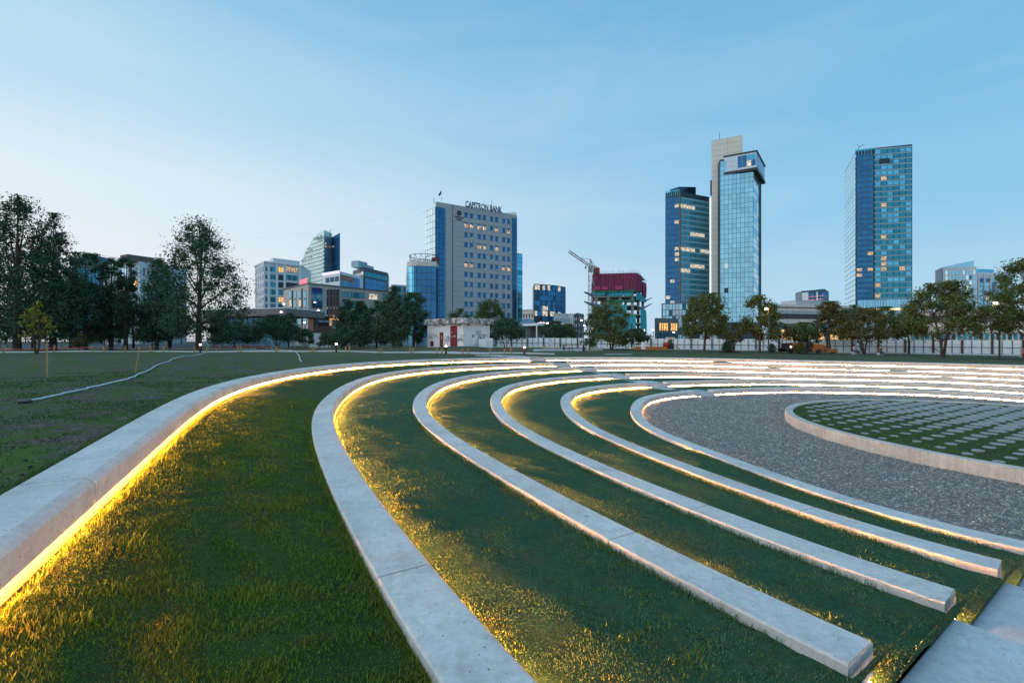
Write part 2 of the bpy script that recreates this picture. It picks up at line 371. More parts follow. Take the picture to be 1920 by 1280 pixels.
for k in range(1, 6):                      # the soil body under turf, steps and wall feet
    i = np.arange(0, NT, 10); g, h = RG[k], RG[k+1]; V = np.empty((len(i), 3, 3))
    V[:, 0, :2] = g.p[i]; V[:, 1, :2] = g.p[i]+g.n[i]*.6; V[:, 2, :2] = h.p[i]+h.n[i]*.02
    V[:, 0, 2] = g.z[i]-HB-.22; V[:, 1, 2] = np.minimum(g.z[i]-HB-.2, h.z[i]-.3); V[:, 2, 2] = h.z[i]-.34
    n1, n2 = V.shape[:2]; I, J = np.meshgrid(np.arange(n1), np.arange(n2-1), indexing='ij'); I2 = (I+1) % n1
    tag(npmesh('soil', V.reshape(-1, 3), np.stack([I*n2+J, I2*n2+J, I2*n2+J+1, I*n2+J+1], -1).reshape(-1, 4), M_SOIL, k=4), kind='structure')
# ---- grass blades on the turf: real blades, thinning with distance
def blades(name, V, hgt, wid, dens, m, maxd=15, hvar=.5, lab=None, mask=None):
    n1, n2 = V.shape[:2]
    a, b, c, d = V[:-1, :-1], V[1:, :-1], V[1:, 1:], V[:-1, 1:]
    ar = .5*np.linalg.norm(np.cross(c-a, d-b), axis=-1); mid = (a+b+c+d)/4
    D = np.hypot(mid[..., 0], mid[..., 1]); D3 = np.sqrt(D**2+2.2)
    az = np.abs(mid[..., 0])/np.maximum(mid[..., 1]+.9, .01)
    vis = (az < 1.45) & (mid[..., 1] > -.6) & (D < maxd)
    dn = np.where(vis, dens*np.minimum(1, (2.3/D3)**1.75), 0)
    if mask is not None: dn = dn*mask(mid)
    cnt = rng.poisson(dn*ar); f = np.repeat(np.arange(cnt.size), cnt.ravel())
    N = len(f); s, t = rng.random(N), rng.random(N)
    q = [w.reshape(-1, 3)[f] for w in (a, b, c, d)]
    p = q[0]*((1-s)*(1-t))[:, None]+q[1]*(s*(1-t))[:, None]+q[2]*(s*t)[:, None]+q[3]*((1-s)*t)[:, None]
    dist = np.sqrt(p[:, 0]**2+p[:, 1]**2+2.2)
    cl = .75+.5*np.sin(p[:, 0]*5.1+3*np.sin(p[:, 1]*3.3))*np.sin(p[:, 1]*6.1+2*np.sin(p[:, 0]*2.9))
    cl = np.clip(cl, .35, 1.35)
    h = hgt*cl*(1+hvar*rng.normal(0, .45, N)).clip(.3, 2.2); w = wid*np.maximum(1, dist/2.6)**.85*(.7+.6*rng.random(N))
    yaw = rng.random(N)*2*np.pi; la = rng.random(N)*2*np.pi; ln = np.abs(rng.normal(.35, .28, N))*h
    sx, sy = np.cos(yaw)*w/2, np.sin(yaw)*w/2; lx, ly = np.cos(la)*ln, np.sin(la)*ln
    VV = np.empty((N, 5, 3)); z = p[:, 2]-.004
    for j, (fr, sg, lf) in enumerate(((0, -1, 0), (0, 1, 0), (.55, -.75, .35), (.55, .75, .35), (1, 0, 1))):
        VV[:, j, 0] = p[:, 0]+sg*sx+lf*lx; VV[:, j, 1] = p[:, 1]+sg*sy+lf*ly; VV[:, j, 2] = z+h*fr*(1-.15*lf)
    b0 = np.arange(N)[:, None]*5
    Fc = np.concatenate([b0+np.array([[0, 1, 3]]), b0+np.array([[0, 3, 2]]), b0+np.array([[2, 3, 4]])], 1).reshape(-1, 3)
    o = npmesh(name, VV.reshape(-1, 3), Fc, m); tag(o, lab, None, None, 'stuff'); return N
def blademat(name, g1, g2, dry, tr=.25):
    m, nt, bs = newmat(name); v = coords(nt, kind='World')
    a = noise(nt, v, 1.1, 4); b = noise(nt, v, 60, 2, .7); c = noise(nt, v, 3.1, 5, .75)
    col = mixc(nt, cramp(nt, a, [(.35, 0.), (.65, 1.)]), g1, g2)
    col = mixc(nt, cramp(nt, c, [(.52, 0.), (.70, .8)]), col, dry)
    col = mixc(nt, .75, col, cramp(nt, b, [(.3, .55), (.7, 1.3)]), 'MULTIPLY')
    nt.links.new(col, bs.inputs['Base Color']); bs.inputs['Roughness'].default_value = .6; bs.inputs['Specular IOR Level'].default_value = .25
    return m
M_B1 = blademat('fresh_grass_blade', (.13, .20, .022), (.20, .26, .025), (.32, .22, .045))
M_B2 = blademat('turf_grass_blade', (.11, .215, .10), (.155, .25, .095), (.28, .23, .055))
M_B3 = blademat('park_grass_blade', (.06, .13, .035), (.10, .17, .040), (.16, .14, .07))
nb = 0
TN = ['', '', 'second', 'third', 'fourth', 'lowest']
nb += blades('grass', SHEETS[1], .038, .0042, 15000, M_B1, 15, lab='fresh long grass growing on the uppermost terrace')
for k in range(2, 6): nb += blades('grass', SHEETS[k], .021, .0042, 11000 if k < 4 else 9000, M_B2, 16, lab='short dense turf growing on the %s terrace' % TN[k])

# scattered longer, paler clumps that the mower missed
def clumpmask(mid): return (np.sin(mid[..., 0]*7.3+3*np.sin(mid[..., 1]*2.9))*np.sin(mid[..., 1]*6.7+2.5*np.sin(mid[..., 0]*3.7)) > .55)*1.
for k, h_, m_ in ((1, .062, M_B1), (2, .045, M_B1), (3, .040, M_B2), (4, .036, M_B2)):
    nb += blades('grass_clumps', SHEETS[k], h_,   .0045, 3600 if k == 1 else 2000, m_, 12, .8, 'longer grass clumps standing out of the turf below the %s bench' % RN[k], clumpmask)
# ragged taller tufts along the outer foot of the benches and beside the ledges
def tufts(k, inner, n, hgt, m, lab):
    g = RG[k]; ch = .08 if k == 1 else .05; ids = np.where((g.p[:, 1] > -.3) & (np.hypot(g.p[:, 0], g.p[:, 1]) < 13) & (g.p[:, 0] < 1.5*g.p[:, 1]+2))[0]
    m1, e1 = NEARI[k]; ids = ids[(ids < m1-20) | (ids > e1+20)]
    if not len(ids): return 0
    c = rng.choice(ids, n); cl = np.repeat(c, rng.integers(4, 22, n)); N = len(cl); j = np.clip(cl+rng.integers(-14, 15, N), 0, NT-1)
    off = (g.w+ch+.05+np.abs(rng.normal(.03, .04, N))) if inner else -np.abs(rng.normal(.012, .03, N))-.004
    p = g.p[j]+g.n[j]*off[:, None]; z = g.z[j]+(-HB-.035 if inner else (-.09 if k > 1 else -.05))
    d = np.sqrt((p**2).sum(1)+2); h = hgt*(.4+rng.random(N)*1.1); w = .0042*np.maximum(1, d/2.6)**.8; yw = rng.random(N)*6.28; la = rng.random(N)*6.28; ln = h*np.abs(rng.normal(.35, .3, N))
    VV = np.empty((N, 5, 3))
    for q, (fr, sg, lf) in enumerate(((0, -1, 0), (0, 1, 0), (.55, -.75, .35), (.55, .75, .35), (1, 0, 1))):
        VV[:, q, 0] = p[:, 0]+sg*np.cos(yw)*w/2+lf*np.cos(la)*ln; VV[:, q, 1] = p[:, 1]+sg*np.sin(yw)*w/2+lf*np.sin(la)*ln; VV[:, q, 2] = z+h*fr
    b0 = np.arange(N)[:, None]*5; Fc = np.concatenate([b0+np.array([[0, 1, 3]]), b0+np.array([[0, 3, 2]]), b0+np.array([[2, 3, 4]])], 1).reshape(-1, 3)
    tag(npmesh('grass_tufts', VV.reshape(-1, 3), Fc, m), lab, None, None, 'stuff'); return N
for k in range(1, 6):
    nb += tufts(k, True, 420 if k == 1 else 260, .055 if k == 1 else .04, M_B1 if k == 1 else M_B2, 'ragged grass tufts below the inner face of the %s bench' % RN[k])
for k in range(1, 7): nb += tufts(k, False, 420 if k < 4 else 260, .06, M_B3 if k == 1 else M_B1 if k == 2 else M_B2, 'ragged grass tufts along the outer foot of the %s bench' % RN[k])
# park lawn blades: sparse, left of the outer ring
def gridsheet(x0, x1, y0, y1, st):
    xs = np.arange(x0, x1, st); ys = np.arange(y0, y1, st); X, Y = np.meshgrid(xs, ys, indexing='ij')
    return np.stack([X, Y, zground(X, Y)], -1)
def outmask(mid):
    th = np.arctan2(mid[..., 1]-CEN[1], mid[..., 0]-CEN[0]); r = np.hypot(mid[..., 0]-CEN[0], mid[..., 1]-CEN[1])
    i = ((th+np.pi)/(2*np.pi)*NT).astype(int) % NT
    patch = np.clip(.55+.9*np.sin(mid[..., 0]*.9+2*np.sin(mid[..., 1]*.6))*np.sin(mid[..., 1]*1.1+1.5*np.sin(mid[..., 0]*.5)), .05, 1)
    return (r > RG[1].r[i]+.05)*patch
nb += blades('grass', gridsheet(-26, -1.5, -.5, 26, .25), .035, .006, 9000, M_B3, 26, mask=outmask)
# ---- near stair slabs
def slab(name, poly, z, th, m, parent=None):
    mb = MB(); mb.prism([tuple(p) for p in poly], z-th, z); return mb.build(name, m, parent)
def bevel(o, w=.012):
    md = o.modifiers.new('bevel', 'BEVEL'); md.width = w; md.segments = 2; md.limit_method = 'ANGLE'
    return o
def insec(k, off=0.):                      # where ring k's outer edge (+off inward) meets the stair line
    i = NEARI[k][0]; return RG[k].p[i]+RG[k].n[i]*off
st = empty('concrete_steps', (float(NEARP[3][0]), float(NEARP[3][1]), EYE-2.6)); tag(st, 'flight of wide pale slab steps at the near ends of the benches', 'steps', 'stairways cut through the benches')
for k in range(1, 6):
    a = LP0+LD*((NEARP[k]-LP0)@LD)+LN*.03; b = LP0+LD*((NEARP[k+1]-LP0)@LD)+LN*.03
    z = float(RG[k+1].z[NEARI[k+1][0]])-.112
    bevel(slab('step_slab', [a, b+LD*.01, b+LD*.01+LN*2.0, a+LN*2.0], z, .42, M_SLAB, st))
a = b; b = a+LD*.5; bevel(slab('step_slab', [a+LD*.02, b, b+LN*2.0, a+LD*.02+LN*2.0], z-.17, .4, M_SLAB, st))
# ---- far stair: two blocks in every gap, a landing to the next gap
sf = empty('concrete_steps', (float(FARP[3][0]), float(FARP[3][1]), EYE-2.3)); tag(sf, 'far flight of small concrete steps linked by pale landings', 'steps', 'stairways cut through the benches')
for k in range(1, 7):
    g = RG[k]; a, b = FARI[k]; zt = float(g.z[a]); e = 6
    A, B = g.p[a]+g.t[a]*.01, g.p[b]-g.t[b]*.01; nA, nB = g.n[a], g.n[b]
    if k > 1:
        h = RG[k-1]; a0, b0 = FARI[k-1]
        z = zt-.06; zk = float(h.z[a0])-HB-.005; mb = MB()
        mb.prism([tuple(q) for q in (h.p[a0]+h.n[a0]*.83, h.p[b0]+h.n[b0]*.83, B-nB*.02, A-nA*.02)], z-.4, [max(zk, z+.02), max(zk, z+.02), z, z])
        mb.build('landing', M_SLAB, sf)
    bevel(slab('step_block', [A, B, B+nB*.42, A+nA*.42], zt-.12, .5, M_SLAB, sf))
    bevel(slab('step_block', [A+nA*.422, B+nB*.422, B+nB*.82, A+nA*.82], zt-.245, .4, M_SLAB, sf))
# small approach path of slabs behind the top of the far stair
ap = empty('slab_path', (float(FARP[1][0]), float(FARP[1][1])+1, .0)); tag(ap, 'short grey slab path leading from the lawn to the far steps', 'path')
g = RG[1]; a, b = FARI[1]
for j in range(3):
    A, B = g.p[a]-g.n[a]*(.05+j*1.5), g.p[b]-g.n[b]*(.05+j*1.5); A2, B2 = g.p[a]-g.n[a]*(1.45+j*1.5), g.p[b]-g.n[b]*(1.45+j*1.5)
    sh = np.array([-1.0*j, 0]); z = float(zground(*(A+sh)))+.06
    bevel(slab('path_slab', [A+sh, B+sh-np.array([.6, 0]), B2+sh-np.array([1.3, 0]), A2+sh-np.array([.7, 0])], z, .3, M_SLAB, ap))
# ---- gravel ring and the raised round lawn
DC = np.array([18.037, 13.787]); DT = np.linspace(-np.pi, np.pi, 720, endpoint=False)
DR = 8.187-.331*np.cos(2*DT)-.346*np.sin(2*DT); DZ = EYE-2.82
DP = np.stack([DC[0]+DR*np.cos(DT), DC[1]+DR*np.sin(DT)], 1)
dt_ = np.roll(DP, -1, 0)-np.roll(DP, 1, 0); dt_ /= np.hypot(*dt_.T)[:, None]; DN = np.stack([-dt_[:, 1], dt_[:, 0]], 1)
def gravmat():
    m, nt, bs = newmat('grey_gravel'); v = coords(nt, kind='World')
    vo = nt.nodes.new('ShaderNodeTexVoronoi'); vo.inputs['Scale'].default_value = 34; nt.links.new(v, vo.inputs['Vector'])
    c = cramp(nt, noise(nt, v, 70, 3, .8), [(.3, .13), (.5, .27), (.75, .52)])
    t = mixc(nt, cramp(nt, noise(nt, v, 1.3, 4), [(.4, 0.), (.65, .7)]), (1, .97, .93), (1, .84, .70))
    col = mixc(nt, 1., c, t, 'MULTIPLY')
    col = mixc(nt, .8, col, cramp(nt, vo.outputs['Distance'], [(.0, 1.1), (.7, .35)]), 'MULTIPLY')
    nt.links.new(col, bs.inputs['Base Color']); bs.inputs['Roughness'].default_value = .85
    b = nt.nodes.new('ShaderNodeBump'); b.inputs['Distance'].default_value = .02; b.inputs['Strength'].default_value = 1; b.invert = True
    nt.links.new(vo.outputs['Distance'], b.inputs['Height']); nt.links.new(b.outputs[0], bs.inputs['Normal']); return m
M_GRAV = gravmat()
g = RG[6]; gi = np.arange(0, NT, 10); gA = g.p[gi]+g.n[gi]*(g.w+.05+.046); gzA = g.z[gi]-HB-.01
# inner edge of the gravel at matching azimuth about the disc centre
def discpt(p):
    th = np.arctan2(p[:, 1]-DC[1], p[:, 0]-DC[0]); i = ((th+np.pi)/(2*np.pi)*720).astype(int) % 720; return DP[i]
gB = discpt(gA); rows = 10; s = np.linspace(0, 1, rows)
GV = np.empty((len(gi), rows, 3)); GV[..., :2] = gA[:, None]*(1-s[None, :, None])+gB[:, None]*s[None, :, None]
GV[..., 2] = gzA[:, None]*(1-s)+(EYE-3.17)*s+.012*np.sin(GV[..., 0]*2.3+1.5*np.sin(GV[..., 1]*1.9))
n1, n2 = len(gi), rows; I, J = np.meshgrid(np.arange(n1), np.arange(n2-1), indexing='ij'); I2 = (I+1) % n1
tag(npmesh('gravel_path', GV.reshape(-1, 3), np.stack([I*n2+J, I2*n2+J, I2*n2+J+1, I*n2+J+1], -1).reshape(-1, 4), M_GRAV, k=4, smooth=True), kind='structure')
def stones():
    V = np.concatenate([GV, GV[:1]], 0); a, b, c, d = V[:-1, :-1], V[1:, :-1], V[1:, 1:], V[:-1, 1:]
    ar = .5*np.linalg.norm(np.cross(c-a, d-b), axis=-1); mid = (a+b+c+d)/4; D = np.hypot(mid[..., 0], mid[..., 1])
    vis = (np.abs(mid[..., 0])/np.maximum(mid[..., 1]+.6, .01) < 1.3) & (D < 36) & (mid[..., 1] > 0)
    cnt = rng.poisson(np.where(vis, 1500*np.minimum(1, (9/D)**1.6), 0)*ar); f = np.repeat(np.arange(cnt.size), cnt.ravel()); N = len(f)
    s, t = rng.random(N), rng.random(N); q = [w.reshape(-1, 3)[f] for w in (a, b, c, d)]
    p = q[0]*((1-s)*(1-t))[:, None]+q[1]*(s*(1-t))[:, None]+q[2]*(s*t)[:, None]+q[3]*((1-s)*t)[:, None]
    dist = np.hypot(p[:, 0], p[:, 1]); sz = .0105*np.exp(rng.normal(0, .35, N))*np.maximum(1, dist/10)**.8
    base = np.array([(1, 0, 0), (.3, .95, .1), (-.8, .6, 0), (-.8, -.6, .1), (.3, -.95, 0), (.1, .1, .75)])
    VV = base[None]*sz[:, None, None]*(1+rng.uniform(-.35, .35, (N, 6, 3))); yw = rng.random(N)*6.28; cs, sn = np.cos(yw)[:, None], np.sin(yw)[:, None]
    x = VV[..., 0]*cs-VV[..., 1]*sn; y = VV[..., 0]*sn+VV[..., 1]*cs; VV[..., 0] = x+p[:, :1]; VV[..., 1] = y+p[:, 1:2]; VV[..., 2] += p[:, 2:]+.002
    b0 = np.arange(N)[:, None]*6
    Fc = np.concatenate([b0+np.array([[i, (i+1) % 5, 5]]) for i in range(5)], 1).reshape(-1, 3)
    m, nt, bs = newmat('gravel_stone'); v = coords(nt, kind='World')
    wn_ = nt.nodes.new('ShaderNodeTexVoronoi'); wn_.inputs['Scale'].default_value = 22; nt.links.new(v, wn_.inputs['Vector'])
    sp = nt.nodes.new('ShaderNodeSeparateColor'); nt.links.new(wn_.outputs['Color'], sp.inputs[0])
    col = cramp(nt, sp.outputs[0], [(0, (.11, .105, .10)), (.35, (.24, .225, .21)), (.6, (.35, .31, .28)), (.85, (.46, .34, .25)), (1, (.68, .64, .59))])
    nt.links.new(col, bs.inputs['Base Color']); bs.inputs['Roughness'].default_value = .75
    tag(npmesh('gravel', VV.reshape(-1, 3), Fc, m), 'loose grey and brown gravel stones around the round planter', None, None, 'stuff'); return N
ns = stones()
pc = empty('round_planter', (float(DC[0]), float(DC[1]), EYE-3.17)); tag(pc, 'raised round lawn edged by a low pale concrete curb, hexagonal pavers inside', 'planter')
nseg = 24
for j in range(nseg):
    idx = np.arange(j*30, j*30+31) % 720; mb = MB(); vs = []; pr = [(0, -.55), (0, -.02), (.02, 0), (.27, 0), (.29, -.02), (.29, -.4)]; npf = len(pr)
    for ii_, i in enumerate(idx[::3]):
        e = .005*(1 if ii_ == 0 else -1 if ii_ == 10 else 0)
        for q, z in pr: p = DP[i]+DN[i]*q+dt_[i]*e; vs.append((p[0], p[1], DZ+z))
    fs = [(a*npf+jj, a*npf+jj+1, (a+1)*npf+jj+1, (a+1)*npf+jj) for a in range(10) for jj in range(npf-1)]+[tuple(range(npf)), tuple(range(10*npf, 11*npf))[::-1]]
    mb.add(vs, fs); mb.build('curb_segment', M_CONCF, pc)
V = np.empty((72, 14, 3)); sc_ = np.linspace(1, 0.02, 14)
inn = DP+DN*.285
for j, q in enumerate(sc_): V[:, j, :2] = DC+(inn[::10]-DC)*q
V[..., 2] = DZ-.05+.008*np.sin(V[..., 0]*3)+.006*np.sin(V[..., 1]*4.1)
n1, n2 = 72, 14; I, J = np.meshgrid(np.arange(n1), np.arange(n2-1), indexing='ij'); I2 = (I+1) % n1
fq = np.stack([I*n2+J, I2*n2+J, I2*n2+J+1, I*n2+J+1], -1).reshape(-1, 4)
M_DISC = grassmat('planter_turf', (.040, .085, .020), (.052, .095, .024), (.085, .075, .040))
o = npmesh('turf', V.reshape(-1, 3)-np.array(pc.location), fq, M_DISC, pc, k=4, smooth=True)
nb += blades('grass', np.concatenate([V, V[:1]], 0), .03, .006, 9000, M_B3, 26)
# hexagonal pavers growing together towards the right
M_PAV = concrete('paver_concrete', (.33, .34, .34), False)
hexm = MB(); hexm.prism([(.5*math.cos(R(60*i)), .5*math.sin(R(60*i))) for i in range(6)], -.06, 0)
# chamfered top
hm = bpy.data.meshes.new('hexagon_paver'); hv = []
for rr, z in ((.5, -.06), (.5, -.008), (.485, 0)): hv += [(rr*math.cos(R(60*i)), rr*math.sin(R(60*i)), z) for i in range(6)]
hm.from_pydata(hv, [], [tuple(range(12, 18))]+[(r*6+i, r*6+(i+1) % 6, (r+1)*6+(i+1) % 6, (r+1)*6+i) for r in range(2) for i in range(6)]); hm.materials.append(M_PAV)
sp_ = .74; cand = []
for i in range(-14, 15):
    for j in range(-16, 17):
        x = DC[0]+i*sp_*.87; y = DC[1]+(j+.5*(i % 2))*sp_*1.0
        th = math.atan2(y-DC[1], x-DC[0]); r = math.hypot(x-DC[0], y-DC[1]); lim = DR[int((th+math.pi)/(2*math.pi)*720) % 720]-.62
        if r < lim: cand.append((x, y))
def pdia(x, y): t = min(1, max(0, (x-10.2+.18*(y-13))/7.2)); return .19+.44*t**1.3
cand.sort(key=lambda q: (0 if q[0] < 1.2*q[1] else 50)+math.hypot(*q))
rest = MB()
for n, (x, y) in enumerate(cand):
    d = pdia(x, y)*random.uniform(.9, 1.08)
    if n < 299:
        o = bpy.data.objects.new('paver', hm); COL.objects.link(o); o.parent = pc
        o.location = Vector((x+random.uniform(-.02, .02), y+random.uniform(-.02, .02), DZ-.022+random.uniform(-.004, .006)))-pc.location
        o.scale = (d, d, 1); o.rotation_euler = (random.gauss(0, .004), random.gauss(0, .004), R(30)+random.gauss(0, .02))
    else:
        rest.prism([(x+d/2*math.cos(R(60*i+30)), y+d/2*math.sin(R(60*i+30))) for i in range(6)], DZ-.08, DZ-.022+random.uniform(-.004, .006))
if rest.v: tag(rest.build('paver', M_PAV, pc), kind='stuff')
print('blades', nb, 'stones', ns, 'pavers', len(cand))
# ------------------------------------------------------------------ buildings
def glass(name, tint, rough=.12, metal=.85):
    if name in MC: return MC[name]
    m, nt, bs = newmat(name); v = coords(nt, kind='World')
    oi = nt.nodes.new('ShaderNodeObjectInfo')
    c = cramp(nt, oi.outputs['Random'], [(0, tuple(x*.88 for x in tint)), (.5, tint), (1, tuple(min(1, x*1.08) for x in tint))])
    c = mixc(nt, .35, c, cramp(nt, noise(nt, v, .09, 3), [(.3, .6), (.7, 1.2)]), 'MULTIPLY')
    nt.links.new(c, bs.inputs['Base Color']); bs.inputs['Metallic'].default_value = metal; bs.inputs['Roughness'].default_value = rough
    bump(nt, bs, noise(nt, v, .35, 2), .05, .2); MC[name] = m; return m
def litmat(name, c1, c2, s):
    if name in MC: return MC[name]
    m, nt, bs = newmat(name); v = coords(nt, (1, 1, 1.6), kind='World')
    col = cramp(nt, noise(nt, v, 1.3, 3, .85), [(.44, c1), (.58, c2)])
    nt.links.new(col, bs.inputs['Emission Color']); bs.inputs['Base Color'].default_value = (.2, .15, .1, 1); bs.inputs['Emission Strength'].default_value = s
    MC[name] = m; return m
G_BLUE = glass('deep_blue_glass', (.03, .20, .40), .15, .6); G_TEAL = glass('teal_glass', (.035, .27, .38)); G_PALE = glass('pale_reflecting_glass', (.80, .95, .97))
G_MID = glass('sky_blue_glass', (.28, .58, .74)); G_DARK = glass('dark_window_glass', (.03, .09, .15)); G_WIN = glass('blue_window_glass', (.035, .17, .35), .15, .65); G_SAIL = glass('grey_green_glass', (.48, .64, .64), .3, .45); G_SOFT = glass('soft_teal_glass', (.10, .36, .46), .2, .3); G_SOFTB = glass('soft_blue_glass', (.025, .18, .42), .2, .3); G_CYAN = glass('cyan_glass', (.12, .50, .72))
LIT = litmat('lit_warm_room', (.10, .07, .06), (1, .66, .40), 1.05); LITY = litmat('lit_yellow_room', (.30, .12, .03), (1, .55, .14), 1.7); LITW = litmat('lit_white_room', (.10, .12, .13), (1, .84, .62), 1.1)
S_GREY = plain('grey_stone_cladding', (.50, .50, .52), .7); S_BEIGE = plain('beige_stone_panel', (.78, .72, .62), .6, var=.08, scale=.3); S_TAUPE = plain('taupe_render', (.56, .50, .46), .85)
S_WHITE = plain('white_render', (.80, .82, .85), .8); S_PALE = plain('pale_blue_grey_panel', (.62, .70, .76), .6); S_DARK = plain('dark_frame', (.035, .045, .055), .5); S_SPAN = plain('grey_green_spandrel', (.27, .42, .50), .4, .1)
S_MULL = plain('glazing_joint', (.03, .07, .10), .5); S_ROOF = plain('roof_grey', (.16, .17, .18), .8); S_CREAM = plain('cream_cladding', (.78, .70, .62), .8)
UB = {}
def unit(m):
    if m.name not in UB:
        me = bpy.data.meshes.new('pane'); x = .5
        me.from_pydata([(a, b, c) for a in (-x, x) for b in (-x, x) for c in (-x, x)], [], [(0, 1, 3, 2), (4, 6, 7, 5), (0, 4, 5, 1), (2, 3, 7, 6), (0, 2, 6, 4), (1, 5, 7, 3)])
        me.materials.append(m); UB[m.name] = me
    return UB[m.name]
class Face:                                # a vertical wall plane between plan points A (seen left) and B (seen right)
    def __init__(s, A, B):
        s.A, s.B = np.array(A, float), np.array(B, float); d = s.B-s.A; s.L = float(np.hypot(*d)); s.d = d/s.L
        s.n = np.array([s.d[1], -s.d[0]]); s.ang = math.atan2(s.d[1], s.d[0])
        if s.n@(-(s.A+s.B)/2) < 0: s.n = -s.n
    def s_of(s, u): k = (u-960)/F; d = s.B-s.A; return float((k*s.A[1]-s.A[0])/(d[0]-k*d[1])*s.L)
    def z_of(s, u, v): t = s.A[1]+s.d[1]*s.s_of(u); return EYE-(v-640)/F*t
    def at(s, q, off=0): p = s.A+s.d*q+s.n*off; return p
    def obj(s, name, m, q0, q1, z0, z1, off, dep, root):        # a panel: front at off, thickness dep
        c = s.at((q0+q1)/2, off-dep/2); o = bpy.data.objects.new(name, unit(m)); COL.objects.link(o); o.parent = root
        o.location = Vector((c[0], c[1], (z0+z1)/2))-origin(root); o.rotation_euler = (0, 0, s.ang); o.scale = (abs(q1-q0), dep, abs(z1-z0)); return o
    def bx(s, mb, q0, q1, z0, z1, off, dep): c = s.at((q0+q1)/2, off-dep/2); mb.box((c[0], c[1], (z0+z1)/2), (abs(q1-q0), dep, abs(z1-z0)), s.ang)
    def grid(s, name, mats, q0, q1, z0, z1, nc, nr, gq, gz, off, root, pick=None, dep=.25, skip=None):
        w = (q1-q0)/nc; h = (z1-z0)/nr
        for r in range(nr):
            for c in range(nc):
                if skip and skip(r, c): continue
                m = pick(r, c) if pick else None
                m = m or random.choice(mats)
                s.obj(name, m, q0+c*w+gq/2, q0+(c+1)*w-gq/2, z1-(r+1)*h+gz/2, z1-r*h-gz/2, off, dep, root)
def C(u, v, H): t = H*F/(640-v); return np.array([(u-960)/F*t, t])
def bld(name, label, cat, A, group=None): o = empty(name, (float(A[0]), float(A[1]), 0)); return tag(o, label, cat, group)
def body(root, poly, H, m, name='wall', z0=-1.5):
    mb = MB(); mb.prism([tuple(p) for p in poly], z0, [EYE+h for h in H] if hasattr(H, '__len__') else EYE+H); return mb.build(name, m, root)
def back(A, B, d):                         # rear corners straight behind the front ones as seen from the park
    A, B = np.array(A, float), np.array(B, float); m = (A+B)/2
    q = lambda p: p*(1+d/np.hypot(*p))+(m-p)*.04
    return q(B), q(A)
def text(body_, size, m, face, q, z, off, root, name='sign_lettering', depth=.12, align='LEFT', bold=.02):
    cu = bpy.data.curves.new(name, 'FONT'); cu.body = body_; cu.size = size; cu.extrude = depth/2; cu.align_x = align; cu.offset = bold*size*.3; cu.resolution_u = 2
    o = bpy.data.objects.new('t', cu); COL.objects.link(o); dg = bpy.context.evaluated_depsgraph_get(); me = bpy.data.meshes.new_from_object(o.evaluated_get(dg)); me.materials.clear(); me.materials.append(m)
    bpy.data.objects.remove(o); r = bpy.data.objects.new(name, me); COL.objects.link(r); r.parent = root
    p = face.at(q, off); r.location = Vector((p[0], p[1], z))-origin(root); r.rotation_euler = (R(90), 0, face.ang); return r

# --- bank: grey stone slab block with glass corner
A, B = C(817, 378, 44), C(969.5, 403.5, 44); b = bld('bank_building', 'grey stone bank block with blue glass corner and CAPITRON BANK on its roof', 'building', A)
f = Face(A, B); Q = f.s_of; Lft = C(797.5, 387, 44)
bk = back(A, B, 16)
body(b, [A, B, bk[0], Lft+np.array([3., 12])], 44, S_GREY)
top = EYE+44
fs = Face(Lft, A)
mg = MB(); fs.bx(mg, .1, fs.L-.05, 0, top-1.6, .06, .3); mg.build('glazing_frame', S_MULL, b)
fs.grid('glass_pane', [G_PALE], .15, fs.L-.1, 1, top-1.7, 4, 20, .10, .12, .16, b)  # left face: reflection of the bright sky put into the pale tint
mg = MB(); f.bx(mg, Q(817)+.05, Q(834.5), 0, top-1.6, .06, .3); mg.build('glazing_frame', S_MULL, b)
f.grid('glass_pane', [G_WIN, G_WIN, G_BLUE], Q(817)+.1, Q(834.5), 1, top-1.7, 3, 26, .10, .12, .16, b)
mg = MB(); f.bx(mg, Q(960.5), Q(969.5)-.05, 0, top-1.2, .06, .3); mg.build('glazing_frame', S_MULL, b)
f.grid('glass_pane', [G_WIN], Q(960.5)+.05, Q(969.3), 1, top-1.4, 2, 24, .10, .12, .16, b)
# the stone field stands proud, in slabs with open joints
q0, q1 = Q(848.5), Q(957); zt = f.z_of(852, 384.5)
cols = [(872.8, 882.9), (897.5, 907), (920.6, 930.2), (943.4, 952.5)]; wu = [w for c in cols for w in c]
wq = [f.s_of(u) for u in wu]; ww = .62; NR = 12; fh = 3.22; z1r = f.z_of(872.8, 403.8)
zrow = [z1r-fh*i for i in range(NR)]
mb = MB(); f.bx(mb, q0, q1, 0, zt, .32, .4)
fieldo = mb.build('stone_field', plain('stone_joint', (.15, .155, .165), .8), b)
